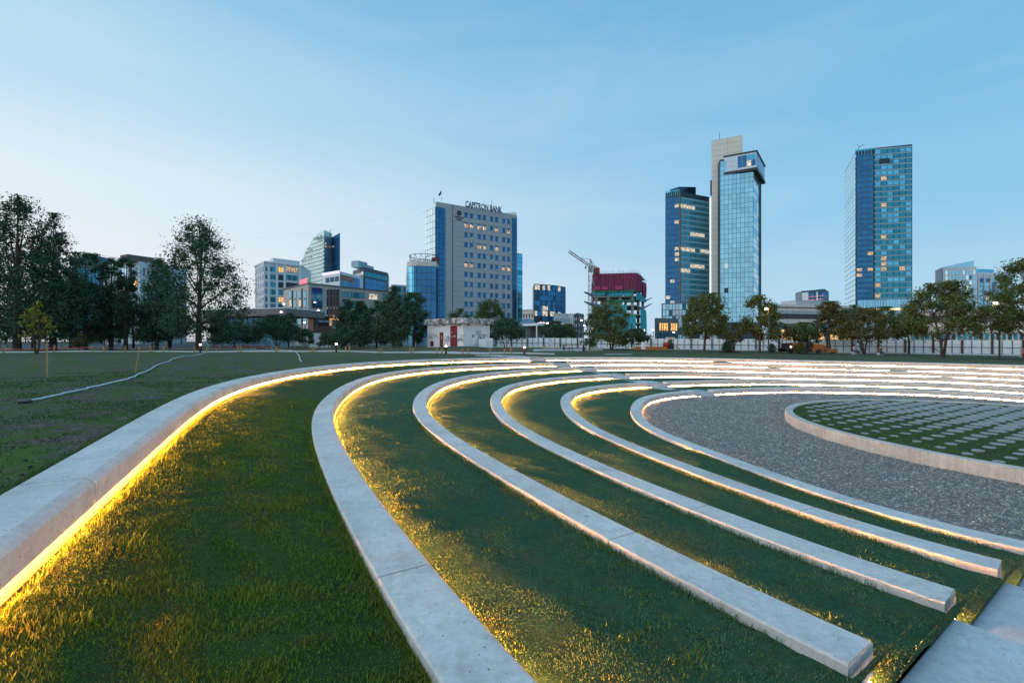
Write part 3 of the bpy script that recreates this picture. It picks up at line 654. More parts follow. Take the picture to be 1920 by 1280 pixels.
# cladding courses round the windows: one course strip per floor band and piers between windows
for i in range(NR+1):
    zu = zt if i == 0 else zrow[i-1]-.85; zl = (zrow[i]+.85) if i < NR else 0
    n = 3 if i == 0 else 1
    for j in range(n):
        a_, b_ = zl+(zu-zl)*j/n, zl+(zu-zl)*(j+1)/n
        f.obj('stone_course', S_GREY, q0, q1, a_+.03, b_-.03, .40, .12, b)
for i in range(NR):
    ed = [q0]+sum([[q-ww, q+ww] for q in wq], [])+[q1]
    for j in range(0, len(ed), 2): f.obj('stone_pier', S_GREY, ed[j]+(.0), ed[j+1], zrow[i]-.82, zrow[i]+.82, .40, .12, b)
litb = {(1, 0), (1, 1), (1, 2), (1, 3), (1, 5), (3, 2), (3, 3), (3, 5), (5, 0), (5, 1), (5, 6), (5, 7), (1, 7)}
for i in range(NR):
    for j, q in enumerate(wq):
        lit = (i, j) in litb
        w = f.obj('window', G_WIN, q-ww, q+ww, zrow[i]-.82, zrow[i]+.82, .34, .1, b)
        if lit: f.obj('lit_pane', LIT, q-ww+.06, q+ww-.06, zrow[i]-.80, zrow[i]+.35, .36, .05, b)
        mb = MB(); f.bx(mb, q+.12, q+.2, zrow[i]-.8, zrow[i]+.8, .37, .04); f.bx(mb, q-ww, q+ww, zrow[i]+.36, zrow[i]+.42, .37, .04); mb.build('window_bar', S_DARK, b)
        if random.random() < .22: f.obj('air_conditioner', S_WHITE, q-.1, q+.45, zrow[i]-1.15, zrow[i]-.75, .75, .35, b)
f.obj('stone_reveal', S_GREY, Q(835.5), Q(847.5), 0, f.z_of(841, 382.5), .10, .3, b)
M_SIGN = plain('dark_teal_sign', (.03, .10, .16), .5, var=0)
lt = text('CAPITRON BANK', 2.75, M_SIGN, f, Q(871), f.z_of(871, 388.2), .5, b, bold=.09); lt.rotation_euler[1] = R(0); lt.scale = ((Q(940)-Q(871))/max(.1, lt.dimensions.x), 1, 1)
mb = MB()
for k_ in range(12): q = Q(873)+(Q(938)-Q(873))*k_/11; z = f.z_of(900, 393); mb.box((*f.at(q, .2), top-.2), (.08, .08, 2.4))
f.bx(mb, Q(872), Q(939), top+.0, top+.18, .35, .1)
mb.build('sign_frame', plain('pale_sign_frame', (.55, .65, .72), .5), b)
M_LOGO = plain('dark_violet_logo', (.022, .015, .06), .6, var=0)
mb = MB(); c0 = f.at(Q(859.7), .44); zc_ = f.z_of(859.7, 400.2); dv = Vector((*f.d, 0)); nv = Vector((*f.n, 0))
def disc(mb, c, r, th_, hole=0, n=20, off=0):
    o_ = []
    for s_ in (0, 1):
        for rr in ((r, hole) if hole else (r,)):
            for i in range(n): a_ = 2*math.pi*i/n; o_.append(Vector(c)+dv*(rr*math.cos(a_))+Vector((0, 0, rr*math.sin(a_)))+nv*(off+th_*s_))
    if hole: fs_ = [(i, (i+1) % n, n+(i+1) % n, n+i) for i in range(n)]+[(2*n+i, 2*n+(i+1) % n, 3*n+(i+1) % n, 3*n+i) for i in range(n)]+[(i, (i+1) % n, 2*n+(i+1) % n, 2*n+i) for i in range(n)]+[(n+i, n+(i+1) % n, 3*n+(i+1) % n, 3*n+i) for i in range(n)]
    else: fs_ = [tuple(range(n)), tuple(range(n, 2*n))]+[(i, (i+1) % n, n+(i+1) % n, n+i) for i in range(n)]
    mb.add(o_, fs_)
disc(mb, (*c0, zc_), .78, .12, .24); mb.build('round_emblem', M_LOGO, b)
text('CAPITRON', .66, M_LOGO, f, Q(859.7), f.z_of(859.7, 409.6), .46, b, 'emblem_lettering', .06, 'CENTER', .06)
text('BANK', .66, M_LOGO, f, Q(859.7), f.z_of(859.7, 413.6), .46, b, 'emblem_lettering', .06, 'CENTER', .06)
p = np.array(back(f.at(Q(955)), B, 3)); mb = MB(); mb.prism([tuple(f.at(Q(942), -6)), tuple(f.at(Q(969.5), -.5)), tuple(f.at(Q(969.5), -9)), tuple(f.at(Q(942), -9))], top-.5, top+1.2); mb.build('roof_block', S_CREAM, b)
mb = MB(); c0 = f.at(Q(832), -2); mb.tube([(c0[0], c0[1], top-.3), (c0[0], c0[1], top+4.6)], .06); mb.build('flag_pole', S_WHITE, b)
mb = MB(); mb.add([(c0[0], c0[1], top+4.6), (c0[0]-.9, c0[1], top+3.3), (c0[0]-.75, c0[1]+.05, top+2.6), (c0[0], c0[1]+.03, top+3.5), (c0[0], c0[1]+.04, top+4.6), (c0[0]-.9, c0[1]+.04, top+3.3), (c0[0]-.75, c0[1]+.09, top+2.6), (c0[0], c0[1]+.07, top+3.5)], [(0, 1, 2, 3), (7, 6, 5, 4)]); mb.build('flag', plain('dark_flag', (.04, .05, .10), .8), b)
for u_, h_ in ((818, 1.8), (927, 4.4), (934.5, 2.6)):
    mb = MB(); c0 = f.at(Q(u_), -2); mb.tube([(c0[0], c0[1], top-.3), (c0[0], c0[1], top+h_)], .07); mb.build('antenna', S_DARK, b)
# right glass wing, standing a little further back
A2, B2 = C(969.8, 474.5, 32), C(979.6, 476, 32); r_ = bld('glass_wing', 'narrow teal glass slab tucked against the right side of the bank', 'building', A2); f2 = Face(A2, B2); bk = back(A2, B2, 12)
body(r_, [A2, B2, *bk], 32, S_MULL); f2.grid('glass_pane', [G_CYAN, G_TEAL], .05, f2.L-.05, 0, EYE+31.8, 1, 22, .1, .12, .12, r_)
# --- round glass annex left of the bank
t0 = 139.; H = 150/F*t0; cx, cy = (782-960)/F*t0, t0+3.6; poly = []
for i in range(9): a_ = R(180+i*11.25); poly.append((cx+3.9*math.cos(a_), cy+3.9*math.sin(a_)))
E2 = ((818-960)/F*(t0+.9), t0+.9); poly += [E2, (E2[0], E2[1]+11), (poly[0][0], poly[0][1]+9)]
an = bld('glass_annex', 'blue glass annex with rounded corner and an open steel ring on its roof', 'building', poly[0])
body(an, poly, H-1.4, S_MULL); mb = MB(); mb.prism([(x*1.0, y-.05) for x, y in poly], EYE+H-1.4, EYE+H+.1); mb.build('parapet', S_CREAM, an)
for i in range(9):
    fa = Face(poly[i], poly[i+1]); m_ = [G_PALE, G_DARK, G_PALE, G_CYAN, G_MID, G_CYAN, G_CYAN, G_BLUE, G_WIN][i]
    nc = 1 if i < 8 else 4
    fa.grid('glass_pane', [m_], .03, fa.L-.03, 0, EYE+H-1.5, nc, 12, .08, .10, .1, an)
ring = MB(); rc = (cx+1.2, cy+1.2); rr = 4.6
def hoop(mb, z, r): mb.tube([(rc[0]+r*math.cos(2*math.pi*i/28), rc[1]+r*math.sin(2*math.pi*i/28), z) for i in range(29)], .09, 5)
hoop(ring, EYE+H+2.4, rr); hoop(ring, EYE+H+.5, rr*.93); ring.build('steel_ring', S_DARK, an)
mb = MB()
for i in range(14):
    a_ = 2*math.pi*i/14; b_ = a_+.22
    mb.tube([(rc[0]+rr*.93*math.cos(a_), rc[1]+rr*.93*math.sin(a_), EYE+H), (rc[0]+rr*math.cos(b_), rc[1]+rr*math.sin(b_), EYE+H+2.4)], .06, 4)
    mb.tube([(rc[0]+rr*.93*math.cos(b_+.22), rc[1]+rr*.93*math.sin(b_+.22), EYE+H), (rc[0]+rr*math.cos(b_), rc[1]+rr*math.sin(b_), EYE+H+2.4)], .06, 4)
mb.build('ring_strut', S_DARK, an)
mb = MB(); mb.tube([(rc[0]+.4, rc[1], EYE+H), (rc[0]+.4, rc[1], EYE+H+4.6)], [.12, .03], 5); mb.build('antenna', S_DARK, an)
mb = MB(); mb.box((rc[0]+3.8, rc[1]-1.2, EYE+H+.9), (2.2, 1.6, 1.6)); mb.build('roof_unit', plain('rust_red_box', (.16, .05, .035)), an)

# --- right tower
H = 120.; A, M_, B, Lf = C(1603.8, 280.6, H), C(1638, 276.2, H), C(1710.4, 270.5, H), C(1584, 319.7, H)
b = bld('glass_tower', 'tall blue glass tower standing alone on the right with scattered lit windows', 'building', A, 'glass towers beyond the park')
bk = back(A, B, 26); z1 = EYE+H; zb = 18.
body(b, [A, M_, B, bk[0], Lf*1.06+np.array([3., 0]), Lf], [H-1.5, H-.5, H, H-2, H-3, H-1.5], S_MULL)
f = Face(A, M_); g_ = Face(M_, B); h_ = Face(Lf, A)
spots = {(10, 4), (5, 4), (16, 4), (20, 4), (21, 4), (22, 4), (21, 0), (21, 2), (22, 0), (22, 7), (18, 2), (25, 3), (27, 3)}
pk = lambda off_: (lambda r, c: LIT if (r, c+off_) in spots else None)
f.grid('window', [G_BLUE, G_WIN], .6, f.L-.2, zb, z1-4.5, 3, 30, .12, 1.35, .2, b, pk(0))
g_.grid('window', [G_TEAL, G_TEAL, G_CYAN], .6, g_.L-.4, zb, z1-1.5, 6, 31, .35, 1.25, .2, b, pk(3))
for i in range(32):
    z = zb+(z1-4.5-zb)*i/30; f.obj('spandrel', plain('blue_spandrel', (.03, .17, .34), .4, .2), .2, f.L, z-.62, z+.55, .24, .2, b)
    z = zb+(z1-1.5-zb)*i/31; g_.obj('spandrel', S_SPAN, .3, g_.L, z-.55, z+.5, .26, .22, b)
    z = zb+(z1-2.5-zb)*i/32; h_.obj('pale_glass_band', G_PALE, .2, h_.L-.1, z+.15, z+(z1-2.5-zb)/32-.15, .2, .2, b)  # pale bands on the left facet carry the mirrored bright sky as colour
g_.obj('louvre', S_DARK, g_.L*.14, g_.L*.42, z1-10.5, z1-7.6, .32, .2, b)
mb = MB(); f.bx(mb, 0, f.L, z1-1, z1-.4, .3, .3); f.bx(mb, 0, .4, z1-5, z1-.4, .3, .3)
for k_ in range(6): f.bx(mb, f.L*k_/6, f.L*k_/6+.25, z1-4, z1-.4, .3, .25)
mb.build('crown_frame', G_CYAN, b)
mb = MB(); c0 = f.at(f.L*.3, -3); mb.tube([(c0[0]-1.5, c0[1], z1-1), (c0[0], c0[1], z1+2.5), (c0[0]+3.4, c0[1], z1+4.2)], .16, 5); mb.tube([(c0[0], c0[1], z1+2.5), (c0[0]-1.6, c0[1], z1+4.4)], .12, 4); mb.build('roof_crane', S_DARK, b)
f2 = Face(C(1608, 563, 18.)+0, C(1716, 561, 18.)); mb = MB(); c2 = back(f2.A, f2.B, 20); mb.prism([tuple(f2.A), tuple(f2.B), tuple(c2[0]), tuple(c2[1])], 0, EYE+16.3); mb.build('podium', S_PALE, b)
for i in range(20): f2.obj('podium_panel', G_MID, f2.L*i/20+.06, f2.L*(i+1)/20-.06, EYE+14.6, EYE+18, .3, .3, b)
f2.obj('light_line', emis('podium_light_line', (1, .72, .28), 2.2), 1, f2.L-1, EYE+13.6, EYE+14.3, .1, .2, b)
# --- middle tower
Hs = 115.; A, B = C(1334.5, 263.8, Hs), C(1391.9, 253.4, Hs)
b = bld('glass_tower', 'tallest tower, pale stone slab with a mirror glass block and overhanging top box', 'building', A, 'glass towers beyond the park')
bk = back(A, B, 9); body(b, [A, B, *bk], Hs, plain('stone_gap', (.22, .20, .17), .7)); f = Face(A, B)
for i in range(38): f.obj('stone_panel', S_BEIGE, .05, f.L*.52, EYE+Hs-.1-(i+1)*3.0+.09, EYE+Hs-.1-i*3.0, .1, .1, b)
for i in range(8): f.obj('stone_panel', S_BEIGE, f.L*.52+.08, f.L-.05, EYE+Hs-.1-(i+1)*3.0+.09, EYE+Hs-.1-i*3.0, .1, .1, b)
for q_, zz in ((-.5, 93), (f.L+.3, 106)): f.obj('side_frame', S_DARK, q_-.4, q_+.4, EYE+zz-8, EYE+zz, -2, 3, b)
mb = MB(); c0 = f.at(4, -3); mb.tube([(*c0, EYE+Hs), (*c0, EYE+Hs+5)], .12); mb.build('antenna', S_DARK, b)
Hg = 102.5; G0, G1, G2 = C(1350, 297.5, Hg), C(1412.5, 287.2, Hg), C(1424, 309, Hg); G0 = G0*(Face(A, B).A[1]-3)/G0[1]
G0 = C(1350, 298, Hg-.5); g = Face(G0, G1); h = Face(G1, G2); bk = G0+np.array([3, 16.])
body(b, [G0, G1, G2, G2+np.array([-4, 4.]), bk], Hg-1, S_MULL)
zt = EYE+Hg-2; zb_ = 12
g.grid('glass_pane', [G_MID], .1, g.L-.1, zb_, zt, 8, 33, .13, .15, .12, b, lambda r, c: (S_DARK if (r, c) == (26, 1) else G_PALE if (c == 1 and r > 3 and r % 3 == 0 and random.random() < .6) else None))
h.grid('side_pane', [G_CYAN, G_PALE], .1, h.L-.1, zb_, zt, 2, 33, .13, .15, .12, b)
G3 = C(1427.5, 330, 96); k_ = Face(G2, G3); body(b, [G2, G3, G3+np.array([-3., 6]), G2+np.array([-3., 6])], 96, plain('grey_core_stone', (.14, .13, .12), .8), 'core_wall')
for i in range(28): k_.obj('core_panel', S_ROOF, .05, k_.L-.05, 10+i*3.0, 12.85+i*3.0, .08, .1, b)
# overhanging box
O0, O1, O2 = C(1356.6, 297, Hg+.3)-g.n*-2.2, C(1418.4, 286, Hg+.3)+g.n*2.2, C(1433.8, 320, Hg-2)
O0 = C(1356.6, 297, Hg); O1 = C(1418.4, 286, Hg); g2 = Face(O0, O1); O0 = O0+g2.n*1.2; O1 = O1+g2.n*1.2; g2 = Face(O0, O1); h2 = Face(O1, O2)
mb = MB(); zo = EYE+Hg; mb.prism([tuple(O0), tuple(O1), tuple(O2), tuple(O2+np.array([-6., 5])), tuple(O0-g2.n*7)], zo-8.4, zo); mb.build('top_box', plain('white_metal_panel', (.62, .68, .74), .35, .3), b)
mb = MB(); mb.prism([tuple(O0+g2.n*.3), tuple(O1+g2.n*.3+g2.d*.4), tuple(O2+g2.d*.5), tuple(O2+np.array([-6., 5])), tuple(O0-g2.n*7)], zo, zo+.8); mb.build('roof_edge', S_DARK, b)
mb = MB(); mb.prism([tuple(O0+g2.n*.25), tuple(O1+g2.n*.25+g2.d*.3), tuple(O2+g2.d*.4), tuple(O2+np.array([-6., 5])), tuple(O0-g2.n*7)], zo-9.8, zo-8.4); mb.build('box_underside', S_DARK, b)
g2.grid('metal_panel', [plain('white_metal_panel', (.62, .68, .74), .35, .3)], .1, g2.L*.42, zo-8.3, zo-.2, 3, 3, .08, .08, .1, b)
g2.grid('box_window', [G_CYAN, G_WIN], g2.L*.44, g2.L-.3, zo-7.2, zo-.8, 4, 2, .15, .15, .12, b, lambda r, c: LITW if (r, c) == (1, 2) else None)
h2.grid('box_window', [G_WIN], 1, h2.L-1, zo-7.2, zo-.8, 5, 1, .2, .15, .12, b)
# --- left twin tower
H = 85.; A, M_, B = C(1247.5, 359.7, H), C(1274, 357.2, H), C(1330.5, 367.6, H)
b = bld('glass_tower', 'squat blue glass tower behind the pale stone one, a white light line on its edge', 'building', A, 'glass towers beyond the park')
f, g = Face(A, M_), Face(M_, B); bk = back(A, B, 22); z1 = EYE+H; zb = 18.8
body(b, [A, M_, B, *bk], H-.6, S_MULL)
lits = {(1, 2), (1, 3), (1, 4), (1, 5), (4, 2), (6, 5), (6, 6), (6, 7), (9, 3), (9, 4), (9, 5), (9, 7), (9, 8), (9, 2), (11, 2), (10, 2), (12, 5), (12, 6), (12, 7), (13, 3), (13, 4), (15, 1), (18, 0), (20, 2), (20, 3), (20, 4), (20, 5), (20, 6), (19, 1), (20, 1)}
f.grid('window', [G_SOFTB], .3, f.L-.3, zb, z1-4, 3, 21, .12, 1.2, .2, b, lambda r, c: LITW if (r, c) in lits else None)
g.grid('window', [G_SOFT], .6, g.L-.4, zb, z1-4, 6, 21, .25, 1.1, .2, b, lambda r, c: LITW if (r, c+3) in lits else None)
for i in range(22):
    z = zb+(z1-4-zb)*i/21; f.obj('spandrel', plain('blue_spandrel', (.03, .17, .34), .4, .2), .1, f.L-.1, z-.6, z+.5, .24, .2, b); g.obj('spandrel', S_PALE if 0 else plain('pale_teal_spandrel', (.30, .52, .60), .5), .3, g.L, z-.55, z+.45, .26, .22, b)
g.obj('corner_fin', plain('brown_fin', (.20, .15, .13)), -.35, .35, zb, z1, .6, .8, b)
g.obj('light_line', emis('white_light_line', (.85, .92, 1), 1.6), g.L-.1, g.L+.35, 18, z1-1, .5, .3, b)
mb = MB(); mb.prism([tuple(g.at(.6, -1)), tuple(g.at(g.L*.58, -1)), tuple(g.at(g.L*.68, -8)), tuple(g.at(.6, -8))], z1-.7, [z1+2.5, z1+4.2, z1+1, z1+3]); mb.build('penthouse', G_DARK, b)
mb = MB()
for i in range(7): f.bx(mb, f.L*i/7, f.L*i/7+.2, z1-3, z1+.3, .3, .2)
f.bx(mb, 0, f.L, z1-.1, z1+.3, .3, .3); mb.build('crown_frame', G_CYAN, b)
# podiums of the twin towers
A, B = C(1240.3, 568.6, 19.), C(1345, 566, 19.); b = bld('podium_building', 'grey glazed podium with warm lit windows at the foot of the towers', 'building', A); f = Face(A, B); bk = back(A, B, 12)
body(b, [A, B, *bk], 19, S_ROOF)
f.grid('window', [G_DARK, G_MID, S_PALE], .5, f.L-.3, 2, EYE+18.6, 16, 6, .25, .25, .15, b)
A2, B2 = C(1227.5, 596, 10.), C(1272, 597, 10.); f3 = Face(A2, B2); bk = back(A2, B2, 10); mb = MB(); mb.prism([tuple(A2), tuple(B2), *map(tuple, bk)], -1, EYE+10); mb.build('lower_wing', S_ROOF, b)
f3.grid('window', [LITY], 1, f3.L-.6, EYE+4.6, EYE+8, 9, 1, .5, .2, .15, b, lambda r, c: G_DARK if c in (0, 5) else None); f3.grid('window', [G_DARK], 1, f3.L-.6, EYE+.5, EYE+3.8, 9, 1, .3, .2, .15, b)
# --- sail-shaped tower far left
t0 = 430.; b = bld('sail_tower', 'curved sail-shaped tower, pale glass on the left and deep blue on the right', 'building', ((600-960)/F*t0, t0))
def XY(u, t): return np.array([(u-960)/F*t, t])
out = [(566.5, 640), (561.5, 600), (560.5, 545), (561.3, 493.8), (566.5, 478), (575, 461), (585.5, 444.3), (596, 435.8), (607.8, 431.2), (607.8, 640)]
mb = MB(); fr = [Vector((*(XY(u, t0+ (607.8-u)*.5)), EYE+(640-v)/F*t0)) for u, v in out]; n = len(fr)
mb.add(fr+[p+Vector((2, 14, 0)) for p in fr], [tuple(range(n)), tuple(range(n, 2*n))[::-1]]+[(i, (i+1) % n, n+(i+1) % n, n+i) for i in range(n)]); mb.build('sail_facade', G_SAIL, b)
fs = Face(XY(560, t0+24), XY(607.8, t0)); zz = lambda v: EYE+(640-v)/F*t0
def left_u(v):
    pts = sorted([(vv, uu) for uu, vv in out[1:9]]); return float(np.interp(v, [p_[0] for p_ in pts], [p_[1] for p_ in pts]))
for i in range(24):
    v = 450+i*7.4; ul = left_u(v)+.5; pts = []
    for j in range(7): u = ul+(607.3-ul)*j/6; vv = v+4.5*(1-j/6)**1.2; pts.append(Vector((*(XY(u, t0-.4+(607.8-u)*.5)), zz(vv))))
    mb = MB(); mb.tube(pts, .22, 4); mb.build('floor_line', plain('facade_joint', (.25, .32, .32), .6), b)
for (u, v) in ((576.5, 460), (581, 459.2), (572.7, 466.6), (577, 466), (581, 464.8), (584.7, 464.3), (565, 482), (568, 481), (572.5, 480), (580, 478), (584, 477.5)):
    c0 = XY(u, t0-.6+(607.8-u)*.5); mb = MB(); mb.box((c0[0], c0[1], zz(v)), (1.1, .4, .8)); mb.build('open_window', S_DARK, b)
for i in range(22):
    c0 = XY(606.4, t0-.5); mb = MB(); mb.box((c0[0], c0[1], zz(455+i*7.6)), (.8, .4, 1.)); mb.build('slot_window', S_DARK, b)
ft = Face(XY(589.5, t0+8), XY(607.3, t0-.6)); tx = text('The Blue Sky', 3.8, S_DARK, ft, .3, zz(448.2), 1.2, b, bold=.05); tx.scale = (ft.L*.96/max(.1, tx.dimensions.x),)*1+(1, 1)
tx.rotation_euler = (R(90), R(-6), ft.ang)
A, M_, B = XY(607.8, t0), XY(621.5, t0+16), XY(637.6, t0-2)
mb = MB(); bk = [XY(637.6, t0+25), XY(610, t0+28)]; poly = [A, M_, B, *bk]
mb.prism([tuple(p_) for p_ in poly], -1, [zz(431.2), zz(438), zz(437.2), zz(440), zz(440)]); mb.build('blue_wall', S_MULL, b)
for fc, tp in ((Face(A, M_), zz(438)), (Face(M_, B), zz(439))):
    for i in range(28):
        z = tp-(i+1)*3.6; fc.obj('blue_glass_band', G_SOFTB if fc.A[0] == A[0] else G_SOFTB, .3, fc.L-.3, z+.2, z+3.4, .2, .2, b)
Face(A, M_).obj('lit_window', LITW, 1, 5, zz(456.5), zz(454), .4, .2, b); Face(A, M_).obj('lit_window', LIT, 1.5, 10, zz(462.5), zz(459), .4, .2, b); Face(M_, B).obj('lit_window', LIT, 4, 7, zz(458.5), zz(456.5), .4, .2, b)
mb = MB(); mb.tube([(*XY(619, t0+10), zz(440)), (*XY(619, t0+10), zz(425))], .2, 4); mb.build('antenna', S_DARK, b)

# --- pale apartment block
H = 33.; A, M_, B = C(478, 501, H), C(495, 491.7, H), C(566.5, 500, H); b = bld('apartment_building', 'white eight-storey apartment block with orange lit rooms at its upper right', 'building', A)
f, g = Face(A, M_), Face(M_, B); z1 = EYE+H
body(b, [A, M_, B, B+np.array([-4., 18]), A+np.array([2., 10])], H, S_PALE)
vr = [505.5, 520.5, 534.5, 548.3, 562, 575.7, 590, 604]
colsf = [(497.8, 501.5, 1), (506.5, 517, 3), (521.5, 531.5, 2), (536, 558.5, 5)]
for r, v in enumerate(vr):
    for a_, c_, n in colsf:
        u = (a_+c_)/2; q0, q1 = g.s_of(a_), g.s_of(c_); zc = g.z_of(u, v+ (0 if 1 else 0)); lit = (r == 0 and n in (2, 5)) or (r == 4 and n == 2)
        m_ = LITY if (lit and n == 2) else LIT if lit else (S_DARK if n == 2 and r in (1, 2) or (n == 5 and r == 2) else None)
        w = g.obj('window_recess', S_DARK, q0, q1, zc-1.2, zc+1.2, .05, .3, b)
        g.grid('window_pane', [m_ or G_CYAN, m_ or G_TEAL], q0+.05, q1-.05, zc-1.1, zc+1.1, n, 1, .16, .1, .1, b, dep=.08)
        g.obj('window_sill', S_WHITE, q0-.1, q1+.1, zc-1.35, zc-1.2, .3, .4, b)
    for i in range(4):
        q = f.L*(.12+.24*i); zc = f.z_of(486, v+2); f.obj('window_pane', G_DARK, q, q+f.L*.11, zc-1.1, zc+1.1, .08, .15, b)
for uu in (503.8, 519, 533.5, 562): q = g.s_of(uu); g.obj('pilaster', S_WHITE, q-.5, q+.5, 0, z1, .25, .3, b)
for r in range(7): z = g.z_of(530, (vr[r]+vr[r+1])/2); g.obj('floor_band', S_WHITE, 0, g.L, z-.25, z+.25, .2, .25, b)
mb = MB(); mb.prism([tuple(A+f.n*.4), tuple(M_+g.n*.5), tuple(B+g.n*.4), tuple(B+np.array([-4., 18])), tuple(A+np.array([2., 10]))], z1, z1+.6); mb.build('parapet', S_WHITE, b)
mb = MB(); q = g.at(g.L*.58, -2); mb.box((q[0], q[1], z1+1.2), (11, 4, 2.2), g.ang); mb.build('roof_block', S_WHITE, b)

# --- taupe theatre
H = 19.; A, M_, B = C(531.5, 543.4, H), C(578, 532.4, H), C(745, 549.5, H); b = bld('theatre_building', 'low taupe theatre block with a tall blue poster and a lit arched entrance', 'building', M_)
f, g = Face(A, M_), Face(M_, B); z1 = EYE+H; bk = back(M_, B, 14)
body(b, [A, M_, B, bk[0], A+np.array([6., 14])], H, S_TAUPE)
mb = MB(); mb.prism([tuple(A+f.n*.25), tuple(M_+f.n*.2+g.n*.25), tuple(B+g.n*.25), tuple(bk[0]), tuple(A+np.array([6., 14]))], z1, z1+.45); mb.build('coping', S_ROOF, b)
for r, v in enumerate((552, 568.5, 584.5, 603)):
    for c_, u in enumerate((545, 553.5, 562.5, 572)):
        q = f.s_of(u); zc = f.z_of(u, v); lit = r == 1 and c_ in (0, 2)
        f.obj('window_recess', S_DARK, q-1.15, q+1.15, zc-1.3, zc+1.3, .04, .3, b); f.grid('window_pane', [LITW if lit else G_CYAN], q-1.1, q+1.1, zc-1.2, zc+1.2, 2, 1, .14, .1, .1, b, dep=.08); f.obj('window_sill', S_WHITE, q-1.2, q+1.2, zc-1.45, zc-1.3, .25, .3, b)
for u in (549.3, 567.2): q = f.s_of(u); f.obj('drain_pipe', S_DARK, q-.12, q+.12, 0, z1-1, .3, .25, b)
for v0_, v1_, lit in ((546.5, 557, 0), (563, 577, 0)):
    for i, u in enumerate(np.linspace(646, 680, 5)):
        q = g.s_of(u); za, zb_ = g.z_of(u, v1_+(u-646)*.07), g.z_of(u, v0_+(u-646)*.07)
        g.obj('window_recess', S_DARK, q-.85, q+.85, za, zb_, .04, .3, b); g.grid('window_pane', [G_CYAN, G_TEAL], q-.8, q+.8, za+.08, zb_-.08, 2, 1, .12, .1, .1, b, dep=.08)
q = g.s_of(699.5); g.obj('window_recess', S_WHITE, q-1.9, q+1.9, g.z_of(699, 562), g.z_of(699, 550.5), .06, .3, b); g.grid('window_pane', [LITW], q-1.8, q+1.8, g.z_of(699, 561.5), g.z_of(699, 551), 3, 1, .08, .1, .12, b, dep=.08)
for u in (721, 735):
    for v in (555, 571): q = g.s_of(u); g.obj('window_recess', S_DARK, q-.9, q+.9, g.z_of(u, v+5), g.z_of(u, v-5), .04, .3, b); g.grid('window_pane', [G_CYAN], q-.8, q+.8, g.z_of(u, v+4.6), g.z_of(u, v-4.6), 2, 1, .1, .1, .1, b, dep=.08)
M_RIB = plain('rust_rib', (.22, .12, .085))
for i, u in enumerate((613.2, 619.3, 625.2, 631.2)):
    q = g.s_of(u); g.obj('tall_window_frame', S_WHITE, q-.42, q+.42, g.z_of(u, 592), g.z_of(u, 541.5), .1, .2, b)
    for va, vb in ((542.5, 555), (556, 574.5), (579.5, 590)): g.obj('tall_window', G_WIN, q-.28, q+.28, g.z_of(u, vb), g.z_of(u, va), .16, .1, b)
for u in (616.4, 622.4, 628.4, 634): q = g.s_of(u); g.obj('wall_rib', M_RIB, q-.28, q+.28, g.z_of(u, 596), g.z_of(u, 542), .5, .5, b)
def postermat():
    m, nt, bs = newmat('blue_poster_print'); v = coords(nt, kind='Object'); s_ = nt.nodes.new('ShaderNodeSeparateXYZ'); nt.links.new(v, s_.inputs[0])
    base = cramp(nt, s_.outputs['Z'], [(0, (.01, .03, .10)), (.28, (.02, .12, .28)), (.45, (.16, .42, .60)), (.58, (.30, .55, .68)), (.74, (.03, .10, .34)), (1, (.01, .02, .16))])
    mp = nt.nodes.new('ShaderNodeMath'); mp.operation = 'ADD'; mp.inputs[1].default_value = .5; nt.links.new(s_.outputs['Z'], mp.inputs[0]); nt.links.new(mp.outputs[0], base.node.inputs[0])
    c = mixc(nt, .8, base, cramp(nt, noise(nt, v, 4, 5, .7), [(.38, .25), (.6, 1.3)]), 'MULTIPLY'); nt.links.new(c, bs.inputs['Base Color']); bs.inputs['Roughness'].default_value = .5; return m
q0, q1 = g.s_of(583.8), g.s_of(603.8); g.obj('poster', postermat(), q0, q1, g.z_of(594, 577), g.z_of(594, 539.5), .25, .12, b)
M_RED = emis('red_sign_light', (1, .04, .06), 1.1)
tx = text('UB MART', 2.3, M_RED, f, f.s_of(564), f.z_of(564, 533.8), .3, b, bold=.1); tx.scale = ((f.s_of(578.5)-f.s_of(564))/max(.1, tx.dimensions.x), 1, 1)
M_MAR = plain('maroon_canopy', (.07, .022, .02)); M_BRICK = plain('brown_brick', (.16, .075, .05))
q0, q1 = g.s_of(571), g.s_of(611); mb = MB(); z_ = lambda u, v: g.z_of(u, v)
mb = MB(); g.bx(mb, g.s_of(577.5), q1, -.5, z_(595, 594), 3.4, 3.4); mb.build('porch_wall', M_BRICK, b)
mb = MB(); g.bx(mb, g.s_of(573), q1+.4, z_(595, 596.5), z_(595, 593.3), 4.2, 4.4); mb.build('porch_roof', M_MAR, b)
g.obj('display_panel', plain('dark_display', (.02, .025, .04), .3), g.s_of(580), g.s_of(607), z_(594, 611), z_(594, 599.5), 3.55, .15, b)
text('SALAMA', 1.15, plain('pale_lettering', (.5, .6, .75), .5), g, g.s_of(586.5), z_(594, 604.8), 3.66, b, bold=.05)
g.obj('lit_pillar', emis('glowing_amber_wall', (.9, .42, .10), .55), g.s_of(607.5), g.s_of(611.3), z_(609, 611), z_(609, 597), 3.55, .2, b)  # amber light on the pillar put in as glow of its surface
mb = MB(); n = 12; uc, hw = 626.5, 8.8; arc = [(uc+hw*math.cos(math.pi*i/n), 600-8.2*math.sin(math.pi*i/n)) for i in range(n+1)]
pts = [Vector((*g.at(g.s_of(u), 3.2), z_(u, v))) for u, v in arc]; nv = Vector((*g.n, 0))
